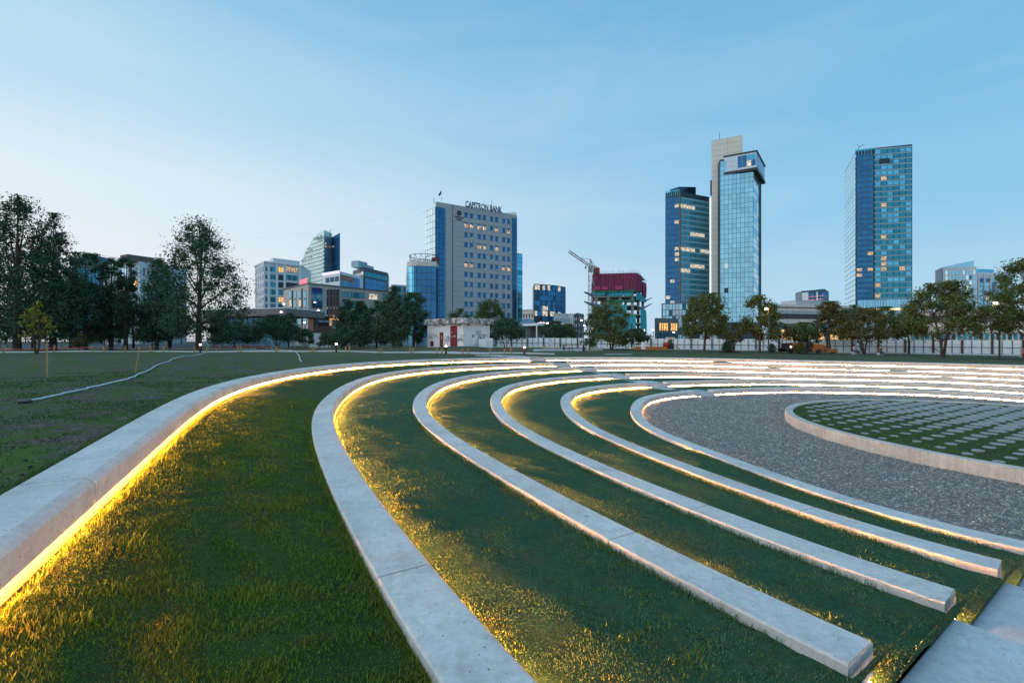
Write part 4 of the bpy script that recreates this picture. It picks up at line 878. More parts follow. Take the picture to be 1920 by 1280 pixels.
mb.add([p_ for p_ in pts]+[p_-nv*3 for p_ in pts], [tuple(range(n+1)), tuple(range(n+1, 2*n+2))[::-1]]+[(i, i+1, n+2+i, n+1+i) for i in range(n)]); mb.build('entrance_arch', litmat('amber_arch', (.35, .14, .03), (1, .66, .26), .9), b)
mb = MB(); mb.tube([p_+nv*.2+Vector((0, 0, .25)) for p_ in pts], .38, 6); mb.build('arch_rim', M_MAR, b)
g.obj('entrance_beam', S_DARK, g.s_of(614), g.s_of(637), z_(625, 602.5), z_(625, 600.5), 3.3, 3.2, b)
g.grid('entrance_door', [G_DARK], g.s_of(615), g.s_of(628.5), z_(622, 614), z_(622, 603.5), 4, 1, .25, .3, 3.0, b); g.obj('door_frame', S_WHITE, g.s_of(614.6), g.s_of(629), z_(622, 614.4), z_(622, 603), 2.9, .2, b)
mb = MB()
for i in range(8): g.bx(mb, g.s_of(614)+i*.45, g.s_of(640)+i*.6, z_(625, 614.5)-(i+1)*.22, z_(625, 614.5)-i*.22, 3.4+i*.35, .4)
mb.build('entrance_steps', S_WHITE, b)
# --- white and teal glass block behind the theatre
A, M_, B = C(605.5, 513.5, 36.), C(637, 508.5, 36.), C(680.5, 519.5, 36.); b = bld('office_building', 'white banded office block with teal curtain glass, right of the sail tower', 'building', A, 'glass offices behind the theatre'); f, g = Face(A, M_), Face(M_, B)
body(b, [A, M_, B, B+np.array([-3., 12]), A+np.array([4., 10])], 36, S_WHITE)
f.grid('window', [G_DARK], f.L*.15, f.L-.4, EYE+31, EYE+33.6, 3, 1, .7, .1, .12, b); f.grid('slot_window', [G_DARK], f.L*.1, f.L-.2, EYE+21.5, EYE+25, 14, 1, .5, .1, .12, b)
g.grid('glass_panel', [G_TEAL, G_WIN, G_BLUE], .3, g.L*.86, 8, EYE+34.6, 6, 9, .15, .2, .15, b, lambda r, c: plain('painted_rust_reflection', (.22, .10, .07), .3, .3) if r == 0 and c < 4 else LITW if (r == 4 and c in (0, 1, 2, 3)) else None)  # rust reflection painted as the colour of some top panes
mb = MB(); f.bx(mb, 0, f.L, EYE+34.9, EYE+36.4, .5, .6); mb.build('light_fascia', emis('pink_white_fascia', (.85, .72, .95), .75), b)
# --- dark blue office
A, M_, B = C(661.5, 508, 42.), C(682, 500.5, 42.), C(727, 511.5, 42.); b = bld('office_building', 'dark blue glass office with a stepped roof, between theatre and bank', 'building', M_, 'glass offices behind the theatre'); f, g = Face(A, M_), Face(M_, B)
body(b, [A, M_, B, B+np.array([-3., 14]), A+np.array([4., 12])], 42, plain('slate_frame', (.06, .09, .13), .5))
f.grid('window', [LITW, S_PALE], .6, f.L-.4, EYE+37.6, EYE+39.6, 5, 1, .8, .1, .12, b)
g.grid('glass_panel', [G_WIN, G_BLUE], 1.0, g.L-1.6, 10, EYE+36, 8, 9, .1, .12, .2, b, lambda r, c: LITW if (r, c) == (5, 2) else None); g.grid('window', [G_TEAL], 1, g.L-1, EYE+37, EYE+39.6, 10, 1, .4, .1, .12, b)
for q_, w_, hh in ((.12, 8, 3.6), (.42, 6, 2.2)): c0 = g.at(g.L*q_, -5); mb = MB(); mb.box((c0[0], c0[1], EYE+42+hh/2), (w_, 5, hh), g.ang); mb.build('roof_block', S_SPAN, b)
# --- small blue-grey offices
A, B = C(733.5, 533, 24.), C(762, 534.5, 24.); b = bld('office_building', 'small teal roofed office peeping between the trees and the round annex', 'building', A, 'glass offices behind the theatre'); f = Face(A, B); bk = back(A, B, 10); body(b, [A, B, *bk], 24, S_PALE)
f.grid('glass_panel', [G_MID, G_TEAL], .2, f.L-.2, EYE+15, EYE+23.5, 6, 3, .1, .3, .12, b); f.grid('window', [G_DARK, S_WHITE], .2, f.L-.2, 4, EYE+14.5, 7, 4, .5, .8, .12, b, lambda r, c: LITY if (r, c) == (0, 5) else None)
# --- blue glass cube right of the bank
A, M_, B = C(1001.6, 531.8, 25.), C(1041.3, 534.7, 25.), C(1060.6, 538, 25.); b = bld('office_building', 'dark blue glass cube with two rows of lit rooms, right of the bank', 'building', A, 'glass offices behind the theatre'); f, g = Face(A, M_), Face(M_, B)
body(b, [A, M_, B, B+np.array([-2., 12]), A+np.array([0., 14])], 25, S_MULL)
ll = {(5, 0), (5, 3), (5, 4), (5, 6), (5, 7), (4, 3), (4, 4), (7, 2), (7, 3), (7, 5), (0, 0), (0, 1), (0, 3), (0, 5)}
f.grid('glass_panel', [G_BLUE, G_DARK], .2, f.L-.1, 1, EYE+24.7, 8, 11, .1, .2, .12, b, lambda r, c: LITW if (r, c) in ll else None); g.grid('glass_panel', [G_WIN], .1, g.L-.4, 1, EYE+24.7, 4, 11, .1, .15, .12, b, lambda r, c: LITW if (r, c) in ((0, 1), (5, 1)) else None)
# --- cream and white apartments
def flats(lab, pts, H, cols, rows, m=S_CREAM, name='apartment_building', extra=None, mats=None):
    b = bld(name, lab, 'building', pts[0], 'low apartment houses'); 
    body(b, [*pts, pts[-1]+np.array([-1., 9]), pts[0]+np.array([1., 9])], H, m)
    for i in range(len(pts)-1):
        f = Face(pts[i], pts[i+1]); f.grid('window', mats or [G_DARK, G_DARK, G_WIN], .5, f.L-.5, 1.5, EYE+H-.8, cols[i], rows, f.L/cols[i]*.55, (H-1)/rows*.5, .08, b, lambda r, c: LIT if random.random() < .1 else None, .12)
    mb = MB(); c0 = (pts[0]+pts[-1])/2; mb.prism([tuple(p_+np.array([0, -.2])) for p_ in pts]+[tuple(pts[-1]+np.array([-1., 9])), tuple(pts[0]+np.array([1., 9]))], EYE+H, EYE+H+.4); mb.build('parapet', S_WHITE, b)
    return b
flats('cream apartment house half hidden behind the bank wing', [C(978, 582, 14.), C(1002, 581, 14.)], 14, [4], 4)
flats('white stepped apartment house below the blue glass cube', [C(1038.5, 590.5, 11.), C(1052, 590.5, 11.), C(1052.5, 584.5, 12.3), C(1063, 585, 12.3), C(1075, 589, 11.3)], 11.3, [2, 1, 2, 2], 3, S_WHITE)
flats('dark grey apartment house with a yellow lit room beside the crane', [C(1075.5, 590, 13.), C(1083, 584.5, 13.8), C(1095, 591, 12.8)], 13, [2, 3], 4, S_ROOF)
# --- pavilion right of the kiosk
A, B = XY(976, 108), XY(1005, 108); b = bld('park_pavilion', 'small pavilion with a blue-grey hipped metal roof behind the white fence', 'pavilion', A)
body(b, [A+np.array([.6, .6]), B+np.array([-.3, .6]), B+np.array([-.3, 4]), A+np.array([.6, 4])], 3.9, S_ROOF, 'wall'); z_ = EYE+4.0
mb = MB(); a_, c_ = A+np.array([-.7, -.6]), B+np.array([.5, -.6]); mb.add([(*a_, z_), (*c_, z_), (c_[0], c_[1]+6, z_), (a_[0], a_[1]+6, z_), (a_[0]+1.6, a_[1]+3, z_+1.5), (c_[0]-1.6, c_[1]+3, z_+1.5)], [(0, 1, 5, 4), (1, 2, 5), (2, 3, 4, 5), (3, 0, 4), (0, 3, 2, 1)]); mb.build('hipped_roof', plain('blue_grey_metal_roof', (.14, .22, .27), .4, .3), b)
fp = Face(A+np.array([.6, .5]), B+np.array([-.3, .5])); 
for i in range(4): fp.obj('column', S_WHITE, fp.L*i/3-.08, fp.L*i/3+.08, 0, z_, .3, .2, b)
fp.grid('window', [G_DARK], .2, fp.L-.2, 1.2, z_-.4, 3, 1, .4, .1, .1, b)
# --- canopy building next to it
A, B = XY(1005, 104), XY(1062, 112); b = bld('station_canopy', 'long low canopy with a pink-white light line, right of the pavilion', 'canopy', A); fc = Face(A, B); zt = fc.z_of(1010, 606)
fc.obj('roof_slab', S_WHITE, 0, fc.L, zt-.55, zt, .5, 5, b); fc.obj('light_line', emis('pink_light_line', (1, .78, .80), 1.4), .2, fc.L-.3, zt, zt+.12, .5, .2, b)
fc.obj('back_wall', S_ROOF, .5, fc.L-.5, -.5, zt-.55, -2.5, .3, b)
for i in range(5): fc.obj('column', S_CREAM, fc.L*i/4-.0+(.1 if i == 0 else -.2), fc.L*i/4+(.35 if i == 0 else .05), -.5, zt-.55, .2, .3, b)
fc.obj('white_door', S_WHITE, fc.L*.25, fc.L*.42, -.3, 2.3, -1.9, .2, b)
# --- concrete frame under construction
H = 21.; A, M_, B = C(1113, 514.9, H), C(1190.8, 512.8, H), C(1208.5, 524.4, H); b = bld('unfinished_building', 'concrete building under construction wrapped in magenta and teal safety netting', 'building', A)
f, g = Face(A, M_), Face(M_, B); bkA, bkB = A+np.array([2., 13]), B+np.array([-2, 8.])
def ringp(A, M_, B, o): return [tuple(A+f.n*o-f.d*o), tuple(M_+f.n*o+f.d*o), tuple(B+g.d*o+g.n*o), tuple(bkB+np.array([0, o])), tuple(bkA+np.array([-o, o]))]
M_FR = plain('raw_concrete_frame', (.34, .33, .31)); M_MAG = plain('magenta_netting', (.30, .04, .12), .9, scale=1.2, var=.35); M_MAG2 = plain('bright_magenta_sheet', (.50, .07, .19), .9, scale=1., var=.2); M_TN = plain('teal_netting', (.06, .42, .50), .9, scale=1., var=.4); M_GN = plain('green_netting', (.03, .25, .17), .9, scale=1., var=.3)
zf = lambda v: EYE+(640-v)/F*A[1]
for i, v in enumerate((513.5, 526, 538, 555.5, 572.5, 589, 605, 621)):
    mb = MB(); mb.prism(ringp(A, M_, B, .1), zf(v)-.35, zf(v)); mb.build('floor_slab', M_FR, b)
cols_ = [A+f.d*.8-f.n*.6+ (M_-A-f.d*1.6)*i/3 for i in range(4)]+[M_+(B-M_)*.5-g.n*.6, B-g.n*.5-g.d*.5, bkA, bkB]+[A+f.d*f.L*.5-f.n*6, A+f.d*f.L*.2-f.n*6, A+f.d*f.L*.8-f.n*6]
for c_ in cols_: mb = MB(); mb.box((c_[0], c_[1], (zf(513.5)-1)/2-.5), (.75, .75, zf(513.5)-.2)); mb.build('column', M_FR, b)
mb = MB(); c_ = A+f.d*f.L*.45-f.n*5; mb.box((c_[0], c_[1], zf(580)/2+6), (5, 4, 12)); mb.build('core_wall', M_FR, b)
def net(face, q0, q1, v0, v1, m, off=.5, name='safety_net', wav=.14):
    mb = MB(); nq = max(3, int((q1-q0)/.35)); vs = []
    for j in range(5):
        for i in range(nq+1):
            q = q0+(q1-q0)*i/nq; z = zf(v0)+(zf(v1)-zf(v0))*j/4; o = off+wav*math.sin(i*2.1+j*.7)+random.uniform(-.05, .05)
            p_ = face.at(q, o); vs.append((p_[0], p_[1], z+(random.uniform(-.15, .15) if j == 4 else 0)))
    mb.add(vs, [(j*(nq+1)+i, j*(nq+1)+i+1, (j+1)*(nq+1)+i+1, (j+1)*(nq+1)+i) for j in range(4) for i in range(nq)]); return mb.build(name, m, b)
for i in range(6): net(f, -.4+(f.L+.8)*i/6, -.4+(f.L+.8)*(i+1)/6-.05, 514, 545.5, M_MAG)
net(g, -.3, g.L*.55, 513.5, 546, M_MAG); net(g, g.L*.6, g.L+.3, 523, 551, M_MAG)
for a_, c_ in ((.02, .17), (.2, .35), (.52, .70)): f.obj('magenta_sheet', M_MAG2, f.L*a_, f.L*c_, zf(544), zf(537.5), .85, .06, b)
net(f, -.4, f.L+.3, 545.5, 548.5, M_GN, .6); net(f, f.L*.33, f.L*.95, 547, 556, M_TN, .3); net(g, 0, g.L, 548, 562, M_TN, .3); net(f, f.L*.3, f.L, 563, 567, M_GN, .3); net(f, f.L*.3, f.L*.8, 572, 634, M_TN, .5); net(g, g.L*.35, g.L+.4, 577, 634, M_TN, .5)
net(f, -.3, f.L*.3, 577, 634, M_TN, .5); net(f, f.L*.8, f.L+.2, 590, 634, M_TN, .5); net(f, -.3, f.L*.3, 548, 553, M_TN, .4)
mb = MB(); q = f.at(f.L*.06, .3)
for (q_, v, s_) in ((-.2, 555, -1), (-.3, 573, -1)):
    p_ = f.at(0, .3); mb.add([(p_[0], p_[1], zf(v)), (p_[0]-3, p_[1]-.3, zf(v)+1.4), (p_[0]-2.6, p_[1]+3, zf(v)+1.4), (p_[0], p_[1]+3, zf(v)), (p_[0]+4, p_[1]-.2, zf(v)-.2)], [(0, 1, 2, 3), (0, 4, 1)])
for v in (560, 572):
    p_ = g.at(g.L, .3); mb.add([(p_[0], p_[1], zf(v)), (p_[0]+2.6, p_[1]-.3, zf(v)+1.6), (p_[0]+2.4, p_[1]+3, zf(v)+1.6), (p_[0], p_[1]+3, zf(v)), (p_[0]-2.5, p_[1]-1, zf(v)-.3)], [(0, 1, 2, 3), (0, 4, 1)])
mb.build('catch_net', plain('blue_catch_net', (.05, .34, .50), .8), b)
mb = MB(); n = 26
for i in range(n): q = f.at(f.L*i/(n-1), .55); mb.tube([(q[0], q[1], zf(546)), (q[0], q[1], zf(513)+random.uniform(.2, 1.))], .045, 4, False)
for i in range(9): q = g.at(g.L*i/8, .55); mb.tube([(q[0], q[1], zf(550)), (q[0], q[1], zf(514+8*i/8)+random.uniform(.2, 1.2))], .045, 4, False)
mb.build('scaffold_tube', plain('rusty_tube', (.16, .10, .08)), b)
# --- tower crane
t = 136.; z_ = lambda v: EYE+(640-v)/F*t; X = lambda u: (u-960)/F*t
b = bld('tower_crane', 'red and white tower crane rising beside the building under construction', 'crane', (X(1108), t)); M_CR = plain('crane_red', (.20, .045, .035), .5); M_CW = plain('crane_white', (.34, .31, .30), .5)
def truss(name, p0, p1, w, n, m, up=Vector((0, 0, 1)), w1=None):
    p0, p1 = Vector(p0), Vector(p1); d = (p1-p0).normalized(); s_ = d.cross(Vector((0, 1, 0))).normalized(); v_ = Vector((0, 1, 0)); w1 = w1 or w
    for i in range(n):
        mb = MB(); a, c = p0.lerp(p1, i/n), p0.lerp(p1, (i+1)/n); wa, wc = w+(w1-w)*i/n, w+(w1-w)*(i+1)/n
        ca = [a+s_*x*wa/2+v_*y*wa/2 for x, y in ((-1, -1), (1, -1), (1, 1), (-1, 1))]; cc = [c+s_*x*wc/2+v_*y*wc/2 for x, y in ((-1, -1), (1, -1), (1, 1), (-1, 1))]
        for j in range(4): mb.tube([ca[j], cc[j]], .05, 4, False); mb.tube([ca[j], cc[(j+1) % 4]] if i % 2 else [ca[(j+1) % 4], cc[j]], .038, 4, False); mb.tube([cc[j], cc[(j+1) % 4]], .038, 4, False)
        mb.build(name, m[i % len(m)], b)
truss('mast_section', (X(1108.5), t, -.5), (X(1108.5), t, z_(509)), 1.5, 16, [M_CR, M_CW])
truss('jib_section', (X(1110), t, z_(501.5)), (X(1066.5), t, z_(471)), .62, 9, [M_CR, M_CR, M_CW], w1=.7)
truss('counter_jib', (X(1109), t, z_(501.5)), (X(1120), t, z_(505)), 1.2, 2, [M_CR]); truss('apex_frame', (X(1109), t, z_(504)), (X(1107), t, z_(486)), .9, 3, [M_CW], w1=.3)
mb = MB(); mb.box((X(1118.5), t, z_(508.5)), (1.7, 1.3, 1.9)); mb.build('counterweight', M_CR, b); mb = MB(); mb.box((X(1106), t-.9, z_(506)), (1.2, 1.1, 1.5)); mb.build('cab', M_CW, b)
for (a_, c_) in (((1107, 486), (1085, 483.5)), ((1107, 486), (1119, 504))): mb = MB(); mb.tube([(X(a_[0]), t, z_(a_[1])), (X(c_[0]), t, z_(c_[1]))], .05, 4); mb.build('stay_cable', S_DARK, b)
mb = MB(); mb.tube([(X(1098), t, z_(493.5)), (X(1098), t, z_(501))], .04, 4); mb.box((X(1098), t, z_(501.5)), (.4, .4, .6)); mb.build('hook', S_DARK, b)

# --- long shopping centre on the right
A, B = XY(1440, 118), XY(1612, 124); b = bld('shopping_centre', 'long low beige shopping centre with dark band and amber lit ground floor', 'building', A, 'long low buildings behind the fence'); f = Face(A, B); bk = back(A, B, 20)
zt = f.z_of(1440, 571); body(b, [A, B, *bk], zt-EYE-.05, S_CREAM)
zv = lambda v: f.z_of(1480, v)
for i in range(16):
    q0, q1 = f.L*i/16+.04, f.L*(i+1)/16-.04
    for va, vb, m_, o_ in ((571, 575.5, S_CREAM, .5), (577.5, 583, S_CREAM, .4), (583.6, 588.5, S_GREY, .45), (592, 597.5, plain('dark_brown_panel', (.08, .065, .07)), .2), (598.5, 606.5, S_CREAM, .5), (608, 614.5, G_TEAL, .15)):
        f.obj('facade_panel', m_, q0, q1, zv(vb), zv(va), o_, .3, b)
f.obj('red_stripe', plain('dull_red_stripe', (.22, .07, .06)), 0, f.L*.55, zv(577.3), zv(575.8), .55, .3, b); f.obj('black_line', S_DARK, 0, f.L, zv(591.5), zv(589), .1, .2, b)  # red stripe, and a thin black strip below the grey panels
f.grid('shop_window', [LITY, LITY, G_DARK], 1, f.L-1, -.5, zv(617.5), 18, 1, .5, .3, .12, b)
mb = MB(); c0 = f.at(f.L*.52, -3); mb.box((c0[0], c0[1], zt+.6), (12, 5, 1.6), f.ang); mb.build('roof_block', S_GREY, b)
A, B = XY(1700, 96), XY(2010, 84); b = bld('shopping_centre', 'long low pale wall with red and yellow sign, far right behind the fence', 'building', A, 'long low buildings behind the fence'); f = Face(A, B); bk = back(A, B, 15); zv = lambda v: f.z_of(1860, v)
body(b, [A, B, *bk], zv(582.5)-EYE, S_CREAM)
f.obj('cornice', plain('pinkish_cornice', (.60, .46, .40)), 0, f.L, zv(589.5), zv(581.5), .6, .5, b); f.obj('dark_band', plain('purple_grey_band', (.13, .10, .115)), 0, f.L, zv(603.5), zv(590), .3, .3, b)
for i in range(30): f.obj('wall_panel', S_CREAM, f.L*i/30+.05, f.L*(i+1)/30-.05, zv(623.5), zv(604), .45, .3, b)
f.grid('window', [G_TEAL, G_DARK], .5, f.L-.5, zv(637), zv(625), 28, 1, .35, .1, .15, b)
mb = MB(); q = f.s_of(1826); f.bx(mb, f.s_of(1818), f.s_of(1835), zv(599.5), zv(597), .6, .25); mb.build('sign_lettering', emis('yellow_sign', (1, .5, .08), .9), b); mb = MB(); f.bx(mb, f.s_of(1818), f.s_of(1829), zv(603), zv(599.8), .6, .25); mb.build('sign_panel', emis('red_sign', (.8, .04, .01), .7), b)
# --- small dark building with red lines
A, M_, B = C(1503, 545.5, 26.), C(1546, 541.5, 26.), C(1554, 546.5, 26.); b = bld('office_building', 'small dark tower with red light lines above the shopping centre roof', 'building', A); f, g = Face(A, M_), Face(M_, B); body(b, [A, M_, B, A+np.array([3., 10])], 26, G_DARK)
f.obj('pale_stair_tower', S_WHITE, f.L*.06, f.L*.33, 0, f.z_of(1510, 548.5), .8, .8, b); f.obj('pale_fin', S_WHITE, f.L*.68, f.L*.74, 0, f.z_of(1534, 547), .6, .5, b)
f.grid('window', [G_DARK, G_BLUE], f.L*.35, f.L-.2, EYE+12, EYE+24.5, 6, 5, .1, .6, .1, b); g.grid('window', [G_CYAN], .1, g.L-.1, EYE+10, EYE+24, 2, 5, .1, .6, .1, b)
for v in (556, 562): f.obj('red_light_line', emis('red_line', (1, .08, .08), .6), f.L*.33, f.L*.98, f.z_of(1530, v), f.z_of(1530, v-.8), .35, .2, b)
# --- pale residential block far right
H = 49.; P0, P1, P2, P3, P4 = C(1753.5, 506.8, H), C(1768, 501.5, H), C(1831, 499.5, H), C(1833, 507, H), C(1900, 509, H); b = bld('apartment_building', 'large pale blue-white residential block with vertical white bands, far right', 'building', P1); f, g = Face(P1, P2), Face(P3, P4); h = Face(P0, P1)
body(b, [P0, P1, P2, P2*1.06, P0*1.06+np.array([3., 0])], H, S_WHITE); body(b, [P3+np.array([0, .5]), P4, P4*1.05, P3*1.05], H-1, S_WHITE, 'wing_wall')
f.grid('window', [G_PALE, G_MID, G_MID], f.L*.05, f.L-.4, 8, EYE+H-2, 9, 12, f.L/9*.32, .6, .15, b, lambda r, c: G_WIN if random.random() < .06 else None)
g.grid('window', [G_MID, G_MID, G_WIN], .8, g.L-.4, 8, EYE+H-5, 6, 12, g.L/6*.4, .5, .15, b, lambda r, c: LITW if (c == 1 and r in (4, 7, 10)) else None)
h.grid('window', [G_DARK], h.L*.7, h.L*.98, 8, EYE+H-2, 1, 12, .2, .4, .15, b)
for i in range(6): q = g.L*i/6; g.obj('white_band', S_WHITE, q-.1, q+1.2, 0, EYE+H-2, .5, .4, b)
mb = MB(); c0 = f.at(f.L*.6, -5); mb.prism([tuple(f.at(f.L*.15, -3)), tuple(f.at(f.L*1.02, -3)), tuple(f.at(f.L*1.02, -9)), tuple(f.at(f.L*.15, -9))], EYE+H-.2, [EYE+H+1, EYE+H+4.4, EYE+H+4.4, EYE+H+1]); mb.build('penthouse', G_MID, b)
mb = MB(); mb.prism([tuple(g.at(g.L*.05, -3)), tuple(g.at(g.L*.6, -3)), tuple(g.at(g.L*.6, -9)), tuple(g.at(g.L*.05, -9))], EYE+H-1.2, EYE+H+1.6); mb.build('roof_block', G_CYAN, b)
# --- low shop, far left, and buildings behind the trees
A, B = XY(395, 98), XY(535, 91); b = bld('shop_building', 'low flat-roofed shop with a deep grey fascia behind the left lawn', 'building', A, 'long low buildings behind the fence'); f = Face(A, B); bk = back(A, B, 10); zv = lambda v: f.z_of(460, v)
body(b, [A, B, *bk], zv(594)-EYE, plain('dark_red_wall', (.12, .03, .03))); f.obj('fascia', plain('mauve_grey_fascia', (.20, .18, .19)), -.8, f.L+1, zv(594), zv(581), 1.2, 11, b); f.obj('roof_trim', S_WHITE, -.8, f.L+1, zv(581.2), zv(579.6), 1.3, 11, b)
f.grid('window', [G_TEAL, G_DARK], .5, f.L-1.5, .6, zv(595.5), 11, 1, .25, .2, .1, b)
H = 22.; A, M_, B = C(194, 497, H), C(262, 490, H), C(308, 496, H); b = bld('apartment_building', 'white block with two orange lit windows seen between the left trees', 'building', A); f, g = Face(A, M_), Face(M_, B); body(b, [A, M_, B, B+np.array([0., 9]), A+np.array([0., 9])], H, S_PALE)
f.grid('window', [G_DARK, G_MID], 1, f.L-.6, 2, EYE+H-1, 6, 6, .9, 1.2, .1, b, lambda r, c: LITY if (r, c) in ((1, 5), (1, 4)) else None); g.grid('window', [G_DARK, plain('dull_brown_panel', (.16, .11, .10))], .5, g.L-.5, 2, EYE+H-1, 5, 6, .7, 1.2, .1, b)
mb = MB(); c0 = g.at(g.L*.1, -3); mb.box((*c0, EYE+H+.8), (6, 4, 1.8), g.ang); mb.build('roof_block', plain('dull_brown_panel', (.16, .11, .10)), b)
H = 27.; A, M_, B = C(135, 494, H), C(160, 478, H+1.5), C(188, 496, H); b = bld('office_building', 'blue gabled glass building rising behind the left trees', 'building', A); mb = MB(); A[1] = B[1] = M_[1]; A = XY(135, M_[1]); B = XY(188, M_[1])
mb.prism([tuple(A), tuple(M_), tuple(B), (B[0], B[1]+10), (M_[0], M_[1]+10), (A[0], A[1]+10)], 0, [EYE+26, EYE+29, EYE+25, EYE+25, EYE+29, EYE+26]); mb.build('wall', S_MULL, b); f = Face(A, B)
f.grid('glass_panel', [G_TEAL, G_WIN], .2, f.L-.2, 2, EYE+24, 7, 8, .12, .2, .12, b)
# ------------------------------------------------------------------ path, kerbs, fences
def strip(name, us, t0f, t1f, m, up, th=.25, kind='structure', lab=None):
    mb = MB(); vs = []
    for u in us:
        for t in (t0f(u), t1f(u)): x = (u-960)/F*t; z = float(zground(x, t)); vs += [(x, t, z+up), (x, t, z+up-th)]
    n = len(us); fs = []
    for i in range(n-1): a = i*4; b = a+4; fs += [(a, b, b+2, a+2), (a+1, a, b, b+1)[::-1], (a+2, a+3, b+3, b+2)[::-1]]
    mb.add(vs, fs); o = mb.build(name, m); return tag(o, lab, kind=kind)
M_PATH = concrete('path_paving', (.55, .54, .53), False); M_KERB = plain('pale_kerb', (.72, .70, .68), .8)
us = list(np.linspace(-260, 1040, 60))
strip('park_path', us, lambda u: 46.4, lambda u: 48.2, M_PATH, .05)
strip('kerb', us, lambda u: 46.1, lambda u: 46.4, M_KERB, .12)
strip('park_path', list(np.linspace(-300, 480, 40)), lambda u: 62, lambda u: 64.5, M_PATH, .06)
strip('park_path', list(np.linspace(1000, 1130, 14)), lambda u: 52+(u-1000)*.05, lambda u: 56+(u-1000)*.10, M_PATH, .06)
strip('kerb', list(np.linspace(1190, 2200, 50)), lambda u: FPt(u)-3.2, lambda u: FPt(u)-2.8, M_KERB, .14) if False else None
# white panel fence
F0, F1 = np.array([-3., 86.]), np.array([103., 46.2]); fl = Face(F0, F1)
M_PAN = plain('white_fence_panel', (.90, .93, .95), .6, 0, var=.06); M_POST = plain('maroon_steel_post', (.09, .03, .035), .5); M_RAIL = plain('dark_rail', (.07, .075, .09), .5)
fen = empty('panel_fence', (float(F0[0]), float(F0[1]), 0)); tag(fen, 'long white sheet-panel construction fence with maroon posts across the right background', 'fence')
npan = int(fl.L/1.03)
topz = lambda q: EYE+.70-.62*min(1.1, q/fl.L/.72)
for i in range(npan):
    q0, q1 = fl.L*i/npan, fl.L*(i+1)/npan; zt = topz((q0+q1)/2)
    fl.obj('fence_panel', M_PAN, q0+.015, q1-.015, zt-2.25, zt+random.uniform(-.02, .02), 0, .04, fen)
    if i % 3 == 0: fl.obj('fence_post', M_POST if i > npan*.42 else M_RAIL, q0-.09, q0+.09, zt-2.5, zt+.06, .22, .18, fen)
    else: fl.obj('fence_upright', M_RAIL, q0-.03, q0+.03, zt-2.4, zt, .08, .06, fen)
    if i % 6 == 0:
        qm = min(fl.L, q0+fl.L*6/npan); z2 = topz(qm)
        for dz in (.95, 1.85): mb = MB(); a, c = fl.at(q0, .07), fl.at(qm, .07); mb.tube([(*a, zt-dz), (*c, z2-dz)], .035, 4); mb.build('fence_rail', M_RAIL, fen)
for i in range(0, npan, 9):
    if i > npan*.4: q0 = fl.L*i/npan; mb = MB(); a, c = fl.at(q0, .2), fl.at(q0+1.2, 1.3); mb.tube([(*a, topz(q0)-1.1), (*c, topz(q0)-2.3)], .05, 4); mb.build('fence_brace', M_POST, fen)
# pale site kerb in front of that fence
mb = MB(); K0, K1 = fl.at(0, 2.6), fl.at(fl.L, 2.6); n = 60; vs = []
for i in range(n+1):
    p_ = K0+(K1-K0)*i/n; w_ = p_+fl.n*.35; z = float(zground(*w_)); vs += [(p_[0], p_[1], z+.14), (w_[0], w_[1], z+.14), (w_[0], w_[1], z-.2)]
mb.add(vs, [q for i in range(n) for q in ((3*i, 3*i+1, 3*i+4, 3*i+3), (3*i+1, 3*i+2, 3*i+5, 3*i+4))]); tag(mb.build('kerb', M_KERB), kind='structure')
# blue-white rail fence on the left
rf = empty('rail_fence', (*XY(380, 84), 0)); tag(rf, 'low pale blue rail fence behind the lawn in front of the theatre', 'fence'); M_BL = plain('pale_blue_rail', (.34, .50, .60), .5)
f = Face(XY(372, 88), XY(800, 86)); zb = lambda q: float(zground(*f.at(q)))
for i in range(22): q = f.L*i/21; f.obj('fence_post', M_BL, q-.05, q+.05, zb(q)-.2, zb(q)+1.75, .1, .1, rf)
for i in range(21):
    q0, q1 = f.L*i/21, f.L*(i+1)/21
    f.obj('fence_rail', M_BL, q0, q1, zb(q0)+1.6, zb(q0)+1.68, .05, .05, rf); f.obj('fence_rail', M_BL, q0, q1, zb(q0)+.35, zb(q0)+.42, .05, .05, rf)
    mb = MB()
    for j in range(16): f.bx(mb, q0+(q1-q0)*j/16+.1, q0+(q1-q0)*j/16+.135, zb(q0)+.38, zb(q0)+1.62, .04, .03)
    mb.build('fence_bars', M_BL, rf)
f = Face(XY(508, 84), XY(545, 84))
sh = empty('site_screen', (*XY(508, 84), 0)); tag(sh, 'short pale blue screen wall joined to the rail fence', 'screen')
for i in range(6): f.obj('screen_panel', plain('pale_blue_screen', (.30, .50, .62), .5), f.L*i/6+.03, f.L*(i+1)/6-.03, .1, 2.3, 0, .06, sh)
f = Face(XY(580.5, 80), XY(619.5, 80)); sh = empty('site_cabin', (*XY(580, 80), 0)); tag(sh, 'pale ribbed cabin in front of the theatre entrance', 'cabin')
mb = MB(); bk = back(f.A, f.B, 3); mb.prism([tuple(f.A), tuple(f.B), *map(tuple, bk)], 0, f.z_of(600, 623)); mb.build('wall', M_PAN, sh)
for i in range(12): f.obj('rib_panel', M_PAN, f.L*i/12+.03, f.L*(i+1)/12-.03, .1, f.z_of(600, 623.5), .06, .05, sh)
f.obj('roof_edge', S_DARK, -.1, f.L+.1, f.z_of(600, 623.2), f.z_of(600, 621.8), .2, 3.2, sh)
